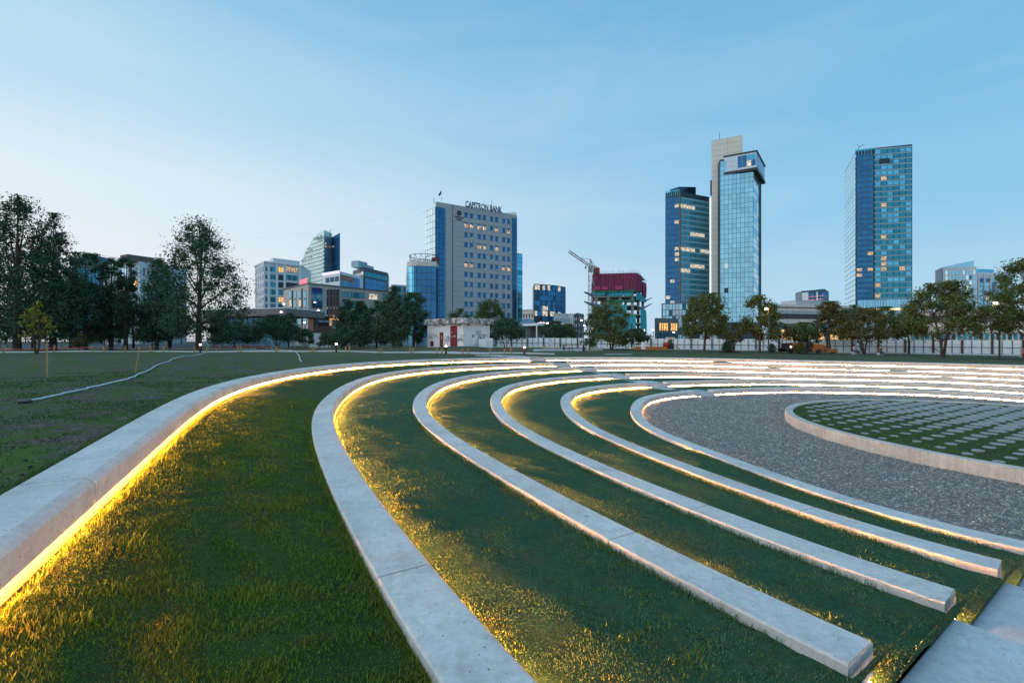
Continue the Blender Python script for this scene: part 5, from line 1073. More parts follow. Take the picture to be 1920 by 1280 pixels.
# black railings and low wall, far left
ir = empty('iron_railing', (*XY(0, 78), 0)); tag(ir, 'black iron railing on a low wall behind the left trees', 'railing'); f = Face(XY(-300, 80), XY(375, 84))
for i in range(18):
    q0, q1 = f.L*i/18, f.L*(i+1)/18; z = float(zground(*f.at(q0))); f.obj('wall_block', plain('blue_grey_wall', (.16, .20, .24)), q0+.01, q1-.01, z-.2, z+.75, 0, .3, ir)
    mb = MB(); f.bx(mb, q0, q1, z+2.2, z+2.26, -.1, .05); f.bx(mb, q0, q0+.1, z+.7, z+2.4, -.08, .1)
    for j in range(22): f.bx(mb, q0+(q1-q0)*j/22, q0+(q1-q0)*j/22+.03, z+.75, z+2.25, -.1, .03)
    mb.build('railing_bay', S_DARK, ir)
# ------------------------------------------------------------------ kiosk
def kz(v, t): return EYE+(640-v)/F*t
A, M_, B = XY(801.3, 63.2), XY(869, 58.), XY(918.3, 61.4); f, g = Face(A, M_), Face(M_, B); zb = .45; z1 = kz(606, 58)
def wallmat():
    m, nt, bs = newmat('peeling_white_plaster'); v = coords(nt, kind='World'); a = noise(nt, v, 1.2, 6, .75); b_ = noise(nt, v, 5, 5, .8)
    col = mixc(nt, cramp(nt, a, [(.56, 0.), (.72, .5)]), (.88, .88, .88), (.42, .42, .42)); col = mixc(nt, cramp(nt, b_, [(.66, 0.), (.74, .6)]), col, (.16, .15, .17)); nt.links.new(col, bs.inputs['Base Color']); bs.inputs['Roughness'].default_value = .9; bump(nt, bs, b_, .02, .5); return m
M_KW = wallmat(); k_ = bld('kiosk', 'small white flat-roofed utility hut with red doors and graffiti on its peeling walls', 'hut', M_)
mb = MB(); mb.prism([tuple(A), tuple(M_), tuple(B), tuple(B+np.array([-5.5, 3.5])), tuple(A+np.array([.6, 4]))][:4]+[tuple(A+np.array([.6, 3.]))], zb-.4, z1); mb.build('wall', M_KW, k_)
def mottled():
    m, nt, bs = newmat('flaking_roof_edge'); v = coords(nt, kind='World'); a = noise(nt, v, 1.6, 7, .8)
    nt.links.new(cramp(nt, a, [(.42, (.12, .11, .10)), (.5, (.36, .34, .32)), (.56, (.72, .70, .68))]), bs.inputs['Base Color']); bs.inputs['Roughness'].default_value = .95; bump(nt, bs, a, .05, .8); return m
RA, RM, RB = XY(794.6, 63.4), XY(868, 57.2), XY(925.6, 61.2)
mb = MB(); mb.prism([tuple(RA), tuple(RM), tuple(RB), tuple(RB+np.array([-6, 4.4])), tuple(RA+np.array([.4, 4.]))], z1, [kz(598.7, 63.4), kz(595, 57.2), kz(597.4, 61.2), kz(597, 63), kz(597, 65)]); mb.build('roof', mottled(), k_)
M_RD = plain('faded_red_door', (.24, .025, .03), .6, var=.25, scale=4)
for nm, ua, ub, va, vb in (('double_door', 845, 857.4, 610.6, 650), ('narrow_door', 825, 831.1, 622.8, 649.8), ('hatch', 807.2, 812.9, 639.3, 649)):
    d = f.obj(nm, M_RD, f.s_of(ua), f.s_of(ub), f.z_of((ua+ub)/2, vb), f.z_of((ua+ub)/2, va), .06, .1, k_)
f.obj('door_gap', S_DARK, f.s_of(851.1), f.s_of(851.35), f.z_of(851, 650), f.z_of(851, 611), .075, .03, k_)
for (u, v, w, h) in ((847.7, 623.4, 2, 1), (848.2, 631, 1.6, 2), (853.1, 630, 2, 4), (828.8, 632, .8, 6)): f.obj('notice', S_CREAM, f.s_of(u-w/2), f.s_of(u+w/2), f.z_of(u, v+h/2), f.z_of(u, v-h/2), .085, .02, k_)
for u in (833, 862.4): f.obj('vent_pipe', S_ROOF, f.s_of(u)-.07, f.s_of(u)+.07, f.z_of(u, 610.5), f.z_of(u, 607.6), .3, .3, k_)
for u in (877, 910.5): g.obj('vent_pipe', S_ROOF, g.s_of(u)-.07, g.s_of(u)+.07, g.z_of(u, 610.5), g.z_of(u, 608), .3, .3, k_)
M_GR = plain('graffiti_paint', (.03, .03, .05), .8, var=0); M_GR2 = plain('graffiti_red_paint', (.20, .05, .08), .8, var=0)
rs = random.Random(3)
for fc, u0, u1, v0, v1, n, m_ in ((f, 803.5, 817, 627, 637, 5, M_GR2), (f, 834, 843, 628, 639, 5, M_GR), (f, 859, 867, 627, 639, 4, M_GR), (g, 884, 904, 620, 636, 9, M_GR), (g, 890, 901, 634, 641, 3, M_GR), (g, 905, 912, 628, 632, 2, M_GR), (f, 810, 817, 611, 615, 1, M_GR)):
    for i in range(n):
        u = rs.uniform(u0, u1); v = rs.uniform(v0, v1); w = rs.uniform(.3, .8); h = rs.uniform(.2, .55); ph = rs.uniform(0, 6); pts = []
        for j in range(14): a_ = ph+j*.5; q = fc.s_of(u)+w*.5*math.sin(a_)+j*.03; z = fc.z_of(u, v)+h*.5*math.sin(a_*1.7+ph); p_ = fc.at(q, .012); pts.append((p_[0], p_[1], z))
        mb = MB(); mb.tube(pts, .022, 3, False); mb.build('graffiti', m_, k_)
bx_ = bld('meter_cabinet', 'pair of pale metal cabinets standing against the right wall of the hut', 'cabinet', XY(898, 59)); 
for ua, ub, va, t in ((898, 912.8, 635.3, 58.6), (913.2, 924, 634.2, 59.4)):
    fb = Face(XY(ua, t), XY(ub, t+.3)); bk = back(fb.A, fb.B, .7); mb = MB(); mb.prism([tuple(fb.A), tuple(fb.B), *map(tuple, bk)], .3, kz(va, t)); mb.build('cabinet_body', M_PAN, bx_); fb.obj('cabinet_door', M_PAN, .06, fb.L-.06, .55, kz(va, t)-.08, .03, .03, bx_)
# ------------------------------------------------------------------ trees
def leafmat(name, c1, c2):
    if name in MC: return MC[name]
    m, nt, bs = newmat(name); v = coords(nt, kind='Object'); col = mixc(nt, cramp(nt, noise(nt, v, .9, 4, .7), [(.35, 0.), (.65, 1.)]), c1, c2)
    col = mixc(nt, .6, col, cramp(nt, noise(nt, v, 6, 2), [(.3, .5), (.7, 1.4)]), 'MULTIPLY'); nt.links.new(col, bs.inputs['Base Color']); bs.inputs['Roughness'].default_value = .65; bs.inputs['Specular IOR Level'].default_value = .2; MC[name] = m; return m
L_DK = leafmat('dark_foliage', (.048, .100, .062), (.085, .150, .075)); L_MD = leafmat('green_foliage', (.075, .120, .045), (.115, .165, .055)); L_OL = leafmat('olive_foliage', (.095, .095, .034), (.14, .125, .042)); L_YG = leafmat('yellow_lit_green_foliage', (.16, .22, .03), (.30, .26, .03))  # sapling leaves: the yellow light on them is put into their colour
BARK = plain('grey_brown_bark', (.085, .060, .048), .95, scale=8, var=.3)
def tree(name, label, cat, group, u, t, vtop, hw, vbot, kind='oval', leaf=L_DK, seed=0, dens=1., trunks=1, lf=.12, vbase=None):
    r = np.random.default_rng(seed+11); p = onground(u, t); zt = EYE+(640-vtop)/F*t; zb_ = max(EYE+(640-vbot)/F*t, p.z+.05); W = hw/F*t; Hc = zt-zb_
    root = empty(name, p); tag(root, label, cat, group)
    nc = int((34+30*min(3.2, Hc*W/12))*(1.5 if kind == 'pyr' else 1)); cc = []
    while len(cc) < nc:
        s = r.random(); a = r.random()*6.283
        if kind == 'cone': prof = (1-s)**.8*(.35+.65*min(1, s*6))
        elif kind == 'oval': prof = math.sin(math.pi*min(1, (s*.72+.24)))**.6
        elif kind == 'pyr': prof = min(1, s/.28+.25)**.7*(1-s)**.78*1.3*(.72+.45*r.random())
        elif kind == 'spread': prof = math.sin(math.pi*min(1, (s*.62+.36)))**.6
        elif kind == 'poplar': prof = (math.sin(math.pi*min(1, s*.9+.08))**.5)*(1-.35*s)
        elif kind == 'ragged': prof = (1-s)**.55*(.55+.45*r.random())*(1 if r.random() < .8 else 1.25)
        if r.random() > prof*.9+.12: continue
        rad = W*prof*(.35+.65*math.sqrt(r.random())); cc.append((rad*math.cos(a), rad*math.sin(a), zb_+Hc*s-p.z))
    cc = np.array(cc); cc[0] = (0.05, 0, Hc*.97+zb_-p.z)
    cr = (.15 if kind in ('ragged', 'poplar') else .175)*min(W, Hc)*(.7+.6*r.random(nc))+.12
    nl = int(dens*min(18000, 1500+80*W*Hc/(lf*lf*4))); ci = r.choice(nc, nl, p=cr**2/np.sum(cr**2)); d = r.normal(0, 1, (nl, 3)); d /= np.linalg.norm(d, axis=1)[:, None]
    pos = cc[ci]+d*(cr[ci]*np.minimum(1.7, np.abs(r.normal(0, .75, nl))))[:, None]*np.array([1.1, 1.1, 1.]); pos[:, 2] = np.maximum(pos[:, 2], .05); pos[:, 2] = np.minimum(pos[:, 2], zt-p.z+.1)
    s = lf*(.6+.8*r.random(nl)); n1_ = r.normal(0, 1, (nl, 3)); n1_ /= np.linalg.norm(n1_, axis=1)[:, None]; n2_ = np.cross(n1_, r.normal(0, 1, (nl, 3))); n2_ /= np.linalg.norm(n2_, axis=1)[:, None]
    V = np.stack([pos-n1_*s[:, None], pos+n2_*s[:, None]*.5, pos+n1_*s[:, None], pos-n2_*s[:, None]*.5], 1).reshape(-1, 3); npmesh('crown', V, np.arange(nl*4).reshape(-1, 4), leaf, root, k=4)
    mb = MB(); tr = max(.06, .0175*(zt-p.z)**1.02)*(.8 if trunks > 1 else 1)
    def wp(q): return (q[0]+p.x, q[1]+p.y, q[2]+p.z)
    for j in range(trunks):
        a = 6.28*j/max(1, trunks)+.5; ox = .25*W*math.cos(a)*(trunks > 1); hh = (Hc*.8 if kind != 'spread' else Hc*.45)+zb_-p.z
        pts = [(ox*.1, 0, -.15), (ox*.5+r.normal(0, .06), r.normal(0, .06), hh*.3), (ox+r.normal(0, .12), r.normal(0, .12), hh*.62), (ox*1.3+r.normal(0, .2), r.normal(0, .2), hh)]
        mb.tube([wp(q) for q in pts], [tr*1.25, tr, tr*.6, tr*.15], 7)
        for q in cc[j::trunks*3][:22]:
            s0 = max(.28, min(.85, (q[2]/hh)*.62)); k2 = s0*3; i0 = int(min(2, k2)); fr_ = k2-i0; a0 = np.array(pts[i0])*(1-fr_)+np.array(pts[i0+1])*fr_
            mid = (a0+q)/2+np.array([0, 0, -.06*W]); mb.tube([wp(a0), wp(mid), wp(q)], [tr*.42, tr*.24, .015], 5, False)
    mb.build('trunk', BARK, root); return root
GL, GC, GR_ = 'trees along the left edge of the park', 'trees before the theatre and bank', 'trees along the white fence'
T = tree
T('broadleaf_tree', 'tallest dark tree at the far left edge of the park', 'tree', GL, 32, 52, 368, 86, 636, 'pyr', L_DK, 1, 1.5, 1, .13)
T('broadleaf_tree', 'dark tree with layered sprays, right beside the tallest left one', 'tree', GL, 100, 55, 402, 50, 632, 'pyr', L_DK, 2, 1.2)
T('broadleaf_tree', 'dark round tree partly cut by the left border', 'tree', GL, -60, 56, 430, 90, 636, 'pyr', L_DK, 3)
T('broadleaf_tree', 'dense dark tree in front of the gabled blue building', 'tree', GL, 160, 60, 476, 44, 634, 'oval', L_DK, 4)
T('broadleaf_tree', 'slim dark tree left of the orange lit windows', 'tree', GL, 208, 62, 484, 30, 634, 'poplar', L_DK, 5)
T('broadleaf_tree', 'narrow pointed tree in front of the white block with orange windows', 'tree', GL, 236, 60, 482, 22, 634, 'poplar', L_DK, 6, .8)
T('broadleaf_tree', 'loose dark tree right of the orange lit windows', 'tree', GL, 294, 62, 486, 34, 634, 'ragged', L_DK, 7, .9)
T('broadleaf_tree', 'low bushy dark tree filling the gap under the left trees', 'tree', GL, 62, 66, 500, 60, 632, 'oval', L_DK, 8, .7)
T('broadleaf_tree', 'low dark tree behind the layered left tree', 'tree', GL, 132, 68, 530, 52, 630, 'oval', L_DK, 9, .7)
T('broadleaf_tree', 'low dark tree under the white block', 'tree', GL, 250, 68, 552, 48, 628, 'oval', L_DK, 10, .7)
T('broadleaf_tree', 'small dark tree left of the tall lone tree', 'tree', GL, 318, 66, 560, 36, 632, 'oval', L_DK, 12, .8, 3)
T('broadleaf_tree', 'tall lone ragged tree standing by a glowing bollard', 'tree', GL, 372, 56, 410, 84, 622, 'pyr', L_DK, 21, 1.7, 1, .12)
T('green_bush', 'light green bush under the left trees', 'bush', GL, 286, 72, 606, 24, 640, 'spread', L_MD, 13, .7)
T('green_bush', 'light green bush close to the black railing', 'bush', GL, 196, 74, 610, 26, 640, 'spread', L_MD, 14, .7)
T('small_conifer', 'tiny dark conifer behind the orange tape', 'conifer', GL, 150, 50, 628, 14, 650, 'cone', L_OL, 15, .8, 1, .07)
T('young_tree', 'young yellow-lit sapling with lime leaves by the orange tape', 'sapling', None, 68, 38, 566, 26, 630, 'ragged', L_YG, 16, .10, 2, .13)
T('spreading_shrub', 'wide low shrub with bare forked stems in front of the rail fence', 'shrub', GC, 520, 72, 592, 40, 636, 'spread', L_DK, 17, .9, 3)
T('green_bush', 'dark bush before the low flat-roofed shop', 'bush', GC, 440, 78, 604, 42, 640, 'spread', L_DK, 18)
T('broadleaf_tree', 'small dark tree at the right end of the flat-roofed shop', 'tree', GC, 541, 80, 588, 16, 636, 'oval', L_DK, 19)
T('green_bush', 'small dark bush left of the cabin before the theatre', 'bush', GC, 573, 70, 618, 16, 642, 'spread', L_DK, 20, .7)
T('green_bush', 'dark bush hiding the right end of the pale ribbed cabin', 'bush', GC, 616, 66, 624, 17, 646, 'spread', L_DK, 22, .8)
T('broadleaf_tree', 'leafy tree in front of the theatre arch', 'tree', GC, 650, 76, 562, 24, 640, 'poplar', L_DK, 23)
T('broadleaf_tree', 'leafy tree close beside the one before the theatre arch', 'tree', GC, 676, 78, 566, 24, 640, 'poplar', L_DK, 24)
T('green_bush', 'broad low bush under the two trees at the theatre', 'bush', GC, 660, 64, 612, 36, 646, 'spread', L_DK, 25)
T('broadleaf_tree', 'dark tree under the lit theatre window', 'tree', GC, 706, 70, 566, 28, 642, 'oval', L_DK, 26)
T('pine_tree', 'dense pointed dark pine left of the round glass annex', 'pine', GC, 738, 62, 538, 32, 640, 'pyr', L_DK, 27, 1.1)
T('pine_tree', 'dense dark pine right in front of the round glass annex', 'pine', GC, 776, 66, 550, 28, 640, 'oval', L_DK, 28, .9)
T('broadleaf_tree', 'pale leafy treetop showing over the left of the hut roof', 'tree', GC, 862, 88, 580, 24, 620, 'spread', L_MD, 29, .6)
T('broadleaf_tree', 'leafy treetop showing over the right of the hut roof', 'tree', GC, 918, 86, 562, 30, 620, 'oval', L_MD, 30, .8)
T('forked_tree', 'low forked tree just right of the hut', 'tree', GC, 948, 74, 598, 34, 634, 'spread', L_DK, 31, 1, 2)
T('green_bush', 'dark bush in front of the pink-lined canopy', 'bush', GC, 1040, 96, 603, 24, 634, 'oval', L_DK, 32)
T('green_bush', 'mid green bush before the white stepped apartments', 'bush', GC, 1066, 100, 608, 16, 634, 'oval', L_MD, 33)
T('thin_tree', 'thin nearly bare tree left of the crane foot', 'tree', GR_, 1106, 62, 590, 16, 650, 'ragged', L_DK, 34, .25)
T('broadleaf_tree', 'tree with two stems before the teal safety nets', 'tree', GR_, 1146, 62, 562, 40, 644, 'oval', L_MD, 35, .8, 2)
T('spreading_shrub', 'low dark shrub right of the two-stemmed tree', 'shrub', GR_, 1192, 64, 618, 24, 640, 'spread', L_DK, 36, .8, 2)
T('broadleaf_tree', 'round full tree in front of the pale stone tower', 'tree', GR_, 1320, 56, 552, 40, 626, 'oval', L_MD, 37, .95)
T('broadleaf_tree', 'tree with a bright street lamp shining through its crown', 'tree', GR_, 1425, 54, 556, 30, 634, 'oval', L_MD, 38, .75)
T('small_tree', 'small olive tree right of the round full tree', 'tree', GR_, 1376, 64, 606, 20, 640, 'spread', L_OL, 39, .35, 2)
T('small_tree', 'small olive tree before the amber shop front', 'tree', GR_, 1464, 60, 606, 22, 636, 'spread', L_OL, 40, .4, 2)
T('small_tree', 'small bushy tree behind the orange machine', 'tree', GR_, 1506, 60, 606, 26, 640, 'spread', L_MD, 41, .8, 2)
T('broadleaf_tree', 'olive tree rising over the middle of the shopping centre', 'tree', GR_, 1556, 66, 567, 28, 630, 'oval', L_OL, 42, .6)
T('broadleaf_tree', 'wide olive tree with bare stems near the two seated people', 'tree', GR_, 1620, 60, 580, 46, 634, 'spread', L_OL, 43, .5, 4)
T('pine_tree', 'dark pine behind the wide olive tree', 'pine', GR_, 1600, 92, 572, 24, 634, 'oval', L_DK, 44)
T('pine_tree', 'dark pine under the yellow light line of the right tower', 'pine', GR_, 1660, 90, 576, 24, 630, 'oval', L_DK, 45, .8)
T('broadleaf_tree', 'darker round tree left of the big leaning tree', 'tree', GR_, 1704, 60, 574, 28, 630, 'oval', L_MD, 46, .8)
T('broadleaf_tree', 'biggest right tree with pale leaning forked trunk', 'tree', GR_, 1768, 48, 532, 56, 628, 'oval', L_MD, 47, 1.0, 2)
T('broadleaf_tree', 'dark tree cut by the right border beside the pink lamp', 'tree', GR_, 1925, 46, 488, 58, 616, 'oval', L_MD, 48, 1.)
T('green_bush', 'small round bush left of the orange machine', 'bush', GR_, 1447, 57, 646, 6, 659, 'oval', L_DK, 49, .5, 1, .08)
T('green_bush', 'round olive bush in front of the orange machine', 'bush', GR_, 1499, 54, 642, 8, 660, 'oval', L_OL, 50, .6, 1, .08)
T('green_bush', 'spiky bush growing on the brown soil mound', 'bush', GR_, 1365, 57, 640, 10, 656, 'spread', L_DK, 51, .5, 1, .09)
T('green_bush', 'little dark bush on the lawn below the tall pine', 'bush', GC, 748, 56, 641, 6, 650, 'oval', L_DK, 52, .4, 1, .08)
# ------------------------------------------------------------------ small things on the lawn
M_STK = plain('yellow_wood_stake', (.50, .30, .11), .8); M_BOL = plain('dark_red_bollard', (.08, .02, .02), .5); M_GLOW = emis('bollard_light', (1, .80, .66), 14)
sus = [6, 101, 174, 195, 235, 282, 306.5, 365, 388, 446, 452, 516.5, 519.5, 585.5, 589, 648.5, 655, 710, 715, 770, 774.6, 819.6, 829, 867, 878, 919, 946, 958, 1018.6, 1022, 1039.5, 1046, 1057, 1067, 1073, 1097, 1108, 1113]
STN = ['at the left border holding the orange tape', 'just right of the lime sapling, holding the orange tape', 'below the gabled blue building', 'right of the tiny conifer', 'under the white block with orange windows', 'left of the tall lone tree by the slim trunks', 'between the light green bush and the tall lone tree', "immediately left of the tall lone tree's bollard", "immediately right of the tall lone tree's bollard", 'left one of the pair before the flat-roofed shop', 'right one of the pair before the flat-roofed shop', 'left one of the touching pair before the wide low shrub', 'right one of the touching pair before the wide low shrub', "left one of the pair left of the cabin's bollard", "right one of the pair left of the cabin's bollard", "left one of the pair right of the cabin's bollard", "right one of the pair right of the cabin's bollard", 'left one of the pair under the lit theatre window', 'right one of the pair under the lit theatre window', 'left one of the pair below the pine before the annex', 'right one of the pair below the pine before the annex', "left of the hut's bollard, below the hatch", "touching the left side of the hut's bollard", 'under the front corner of the hut', 'under the right wall of the hut', 'below the pale cabinets of the hut', 'on the lawn just right of the hut', 'left of the far-steps bollard', 'left one of the first pair right of the far-steps bollard', 'right one of the first pair right of the far-steps bollard', 'between the far-steps bollard and the bench table', 'second one left of the bench table', 'at the left end of the bench table', 'under the middle of the bench table', 'at the right end of the bench table', 'left of the thin nearly bare tree', 'at the foot of the thin nearly bare tree', 'right of the thin nearly bare tree']
stake0 = None
for i, u in enumerate(sus):
    t = 45.8 if u < 1000 else 56; p = onground(u, t)
    if stake0 is None: mb = MB(); mb.box((p.x, p.y, p.z+.26), (.11, .07, .68)); o = mb.build('path_stake', M_STK); o.data.transform(Matrix.Translation(-p)); o.location = p; stake0 = o
    else: o = stake0.copy(); COL.objects.link(o); o.location = p
    o.rotation_euler = (random.gauss(0, .04), random.gauss(0, .05), random.random()); o.scale = (1.2 if u < 110 else 1, 1, random.uniform(.85, 1.1)*(1.15 if u < 110 else 1))
    tag(o, 'yellow wooden stake '+STN[i], 'stake', 'wooden stakes along the park path')
tp = MB(); pts = []
for u in np.linspace(-60, 175, 24): p = onground(u, 45.7); pts.append((p.x, p.y, p.z+.40+.05*math.sin(u*.13)))
tp.tube(pts, [.035]*len(pts), 4, False); tag(tp.build('barrier_tape', plain('red_orange_tape', (.55, .06, .03), .5)), 'red and orange barrier tape stretched along the left stakes', 'tape')
tp = MB(); pts = []
for u in np.linspace(175, 1000, 60): p = onground(u, 45.75); pts.append((p.x, p.y, p.z+.42+.04*math.sin(u*.07)))
tp.tube(pts, .012, 3, False); tag(tp.build('barrier_rope', plain('red_orange_tape', (.55, .06, .03), .5)), 'thin red rope strung between the stakes along the path', 'rope')
BL = ['glowing bollard at the foot of the tall lone tree', 'glowing bollard in front of the pale ribbed cabin', 'glowing bollard in front of the red doors of the hut', 'glowing bollard just right of the hut']
for u, lab in zip((375.5, 630.5, 836.3, 983), BL):
    t = 44.8 if u < 900 else 43; p = onground(u, t); b = empty('path_bollard', p); tag(b, lab, 'bollard', 'lit bollards beside the park path')
    mb = MB(); mb.tube([(p.x, p.y, p.z-.1), (p.x, p.y, p.z+.72)], .10, 10); mb.build('post', M_BOL, b); mb = MB(); mb.tube([(p.x, p.y, p.z+.72), (p.x, p.y, p.z+.86)], .085, 10); mb.build('light_head', M_GLOW, b); mb = MB(); mb.tube([(p.x, p.y, p.z+.86), (p.x, p.y, p.z+.90)], .12, 10); mb.build('cap', M_BOL, b)
def lamp(label, u, vh, t, m, r_, pole_u=None, arm=True, zb=None, group=None, head=(1, 1, .6)):
    pu = pole_u or u; p = onground(pu, t); zh = EYE+(640-vh)/F*t; b = empty('street_lamp', p); tag(b, label, 'street lamp', group)
    mb = MB(); mb.tube([(p.x, p.y, p.z-.2), (p.x, p.y, zh+.1)], [.09, .06], 7); mb.build('pole', plain('dark_lamp_pole', (.04, .045, .06), .5), b)
    x = (u-960)/F*t
    if abs(x-p.x) > .05: mb = MB(); mb.tube([(p.x, p.y, zh+.1), (x, p.y-.05, zh+.14)], .04, 5); mb.build('arm', plain('dark_lamp_pole', (.04, .045, .06), .5), b)
    mb = MB(); mb.ball((x, p.y-.1, zh), r_, 10, 6, head); mb.build('lamp_head', m, b); mb = MB(); mb.tube([(x, p.y-.1, zh+r_*.5), (x, p.y-.1, zh+r_*.5+.1)], [r_*1.15, r_*.5], 10); mb.build('lamp_cover', S_DARK, b)
LG = 'street lamps round the park'
lamp('amber street lamp shining inside the crown of a right-hand tree', 1436, 579, 51, emis('amber_lamp', (1, .46, .12), 120), .15, 1441, group=LG)
lamp('tall dark lamp post with a pinkish white head before the right border tree', 1864, 568, 47, emis('pink_white_lamp', (1, .78, .74), 90), .16, 1874, group=LG)
SL = emis('small_white_lamp', (1, .86, .95), 22)
for lab, u, v, t, pu in (('upper small lamp hanging in front of the blue theatre poster', 590.6, 566.6, 92, 593.5), ('small lamp above the theatre porch on a pale post', 597, 581.5, 90, 594.5), ('small lamp over the right end of the flat-roofed shop', 527.5, 585, 88, 530), ('small lamp left of the theatre windows', 532.5, 569.8, 100, 530.5), ('small lamp low at the left corner of the theatre', 571, 604.5, 100, 571.8),
    ('small lamp on the pink-lined canopy', 1026, 606, 90, 1026.6), ('small lamp before the dark grey apartments', 1090, 600.8, 98, 1089.2), ('small lamp left of the crane mast foot', 1095, 610, 92, 1094), ('small pink lamp left of the teal nets', 1110.5, 615, 88, 1111), ('small pink lamp over the fence at the podium corner', 1207.5, 618.2, 90, 1208.2), ('second small pink lamp over the fence at the podium corner', 1224, 618, 92, 1224.7), ('small white lamp over the fence before the podium', 1263, 622.8, 90, 1263.6)):
    lamp(lab, u, v, t, SL, .17, pu, group='small far street lamps')
# hoses lying on the grass
def hose(name, lab, px, rad, m):
    pts = [ghit(u, v) for u, v in px]; out = []
    for i in range(len(pts)-1):
        for j in range(5): q = pts[i].lerp(pts[i+1], j/5); q.z = float(zground(q.x, q.y))+rad*.8; q.x += random.gauss(0, .015); out.append(q)
    mb = MB(); mb.tube(out, rad, 6); tag(mb.build(name, m, smooth=True), lab, 'hose')
M_HO = plain('pale_grey_hose', (.62, .66, .70), .5)
hose('garden_hose', 'pale hose snaking over the left lawn towards the lone tree', [(44, 756), (60, 752), (100, 744), (160, 731), (200, 721), (240, 712), (262, 702), (285, 692), (300, 683), (320, 675), (345, 668), (380, 663.5), (402, 660), (412, 656)], .028, M_HO)
hose('garden_hose', 'short pale hose crossing the path and bending near the bench end', [(497, 652.5), (520, 655), (540, 657), (556, 661), (561, 668), (562, 674), (566, 680)], .032, M_HO)
mb = MB(); p = ghit(46, 757); mb.tube([p+Vector((-.10, 0, .05)), p+Vector((.12, .02, .06))], [.05, .035], 8); tag(mb.build('hose_coupling', S_DARK), 'black coupling at the near end of the long pale hose', 'coupling')
for lab, (u, v), (u2, v2) in (('thin upright support stake on the left lawn', (89, 706), (88, 641)), ('thin leaning support stake near the pale hose', (253, 698), (262, 650))):
    p = ghit(u, v); q = P(u2, v2, p.y); mb = MB(); mb.tube([p-Vector((0, 0, .1)), q], [.022, .016], 6); tag(mb.build('support_stake', M_STK), lab, 'stake')
# clods and stones on the lawn edge by the outer bench
cl = MB(); rs = random.Random(5)
for i in range(420):
    a = rs.choice(range(0, NT)); g_ = RG[1]; q = g_.p[a]-g_.n[a]*abs(rs.gauss(.25, .35))
    if q[0] > 4 or q[1] < .5 or q[1] > 18: continue
    s_ = rs.uniform(.012, .04); cl.ball((q[0], q[1], float(zground(*q))+s_*.3), s_, 5, 3, (1, .8, .6))
tag(cl.build('soil_clods', plain('dark_soil', (.045, .036, .030), .95)), 'loose dark soil clods along the outer side of the highest bench', None, None, 'stuff')
# --- machines, barriers and people in front of the white fence
OR = plain('machine_orange', (.42, .13, .025), .5, var=.15); ORD = plain('machine_dark', (.035, .025, .03), .6)
t = 55.; p0 = onground(1520, t); sx = lambda u: (u-960)/F*t; zz_ = lambda v: EYE+(640-v)/F*t; g0 = p0.z
b = empty('road_machine', p0); tag(b, 'long orange road-building machine parked before the white fence', 'construction machine')
def part(name, m, u0, u1, v0, v1, dy0=0., dy1=1.6): mb = MB(); mb.box(((sx(u0)+sx(u1))/2, t+(dy0+dy1)/2, (zz_(v0)+zz_(v1))/2), (sx(u1)-sx(u0), dy1-dy0, zz_(v0)-zz_(v1))); o = mb.build(name, m, b); bevel(o, .04); return o
part('cab', ORD, 1479.5, 1486, 643, 656); part('cab_panel', OR, 1486, 1493.5, 643.5, 653); part('engine_hood', OR, 1493.5, 1511, 642, 652); part('chassis', ORD, 1474, 1530, 653, 658.5, .1, 1.5); part('front_blade', ORD, 1474, 1480, 654, 659, -.2, 1.8)
part('hopper', OR, 1529, 1545, 645, 659.5); part('conveyor', OR, 1538, 1552, 647.5, 658.5, .2, 1.4); part('screed', OR, 1550, 1569, 654.5, 660.2, -.2, 1.8); part('operator_rail', ORD, 1521, 1529, 641.5, 655, .4, 1.2); part('counter_box', OR, 1523, 1530, 652, 660)
for u in (1484, 1497, 1510, 1535, 1562): mb = MB(); mb.tube([(sx(u), t-.15, zz_(658)), (sx(u), t+.2, zz_(658))], .26, 14); mb.build('wheel', ORD, b)
mb = MB(); mb.ball((sx(1482), t-.1, zz_(650)), .09); mb.build('headlight', emis('machine_headlight', (1, .9, .8), 8), b)
mb = MB(); mb.tube([(sx(1507), t, zz_(650)), (sx(1507), t, zz_(637))], .05, 6); mb.build('exhaust', ORD, b)
t = 60.; RD_ = plain('excavator_red', (.45, .04, .03), .5); p0 = onground(1256, t); b = empty('mini_excavator', p0); tag(b, 'small red excavator with pale canopy and a driver seat', 'excavator')
part('canopy', S_CREAM, 1252.5, 1266.8, 632.2, 635.2, 0, 1.1); part('bucket', RD_, 1247.5, 1253.5, 642, 648, .2, .9); part('bucket_lip', ORD, 1246.8, 1254, 647.8, 649.8, .2, .9); part('seat', plain('green_seat', (.08, .22, .04)), 1257, 1262.5, 637, 642.8, .3, .8); part('engine_cover', ORD, 1256.5, 1263, 643, 650); part('undercarriage', ORD, 1253, 1264, 650, 654.5, -.1, 1.2)
for (ua, ub) in ((1253, 1254), (1262.8, 1263.8)): part('canopy_post', RD_ if ua < 1255 else ORD, ua, ub, 635, 651, .1, .2)
mb = MB(); mb.tube([(sx(1256), t+.3, zz_(650)), (sx(1253.5), t+.3, zz_(640)), (sx(1250.5), t+.3, zz_(644))], .07, 6); mb.build('boom', RD_, b)
mb = MB(); mb.tube([(sx(1263), t, zz_(648)), (sx(1274), t-.2, zz_(654))], .05, 5); mb.build('tow_bar', RD_, b)
t = 58.; bar0 = None
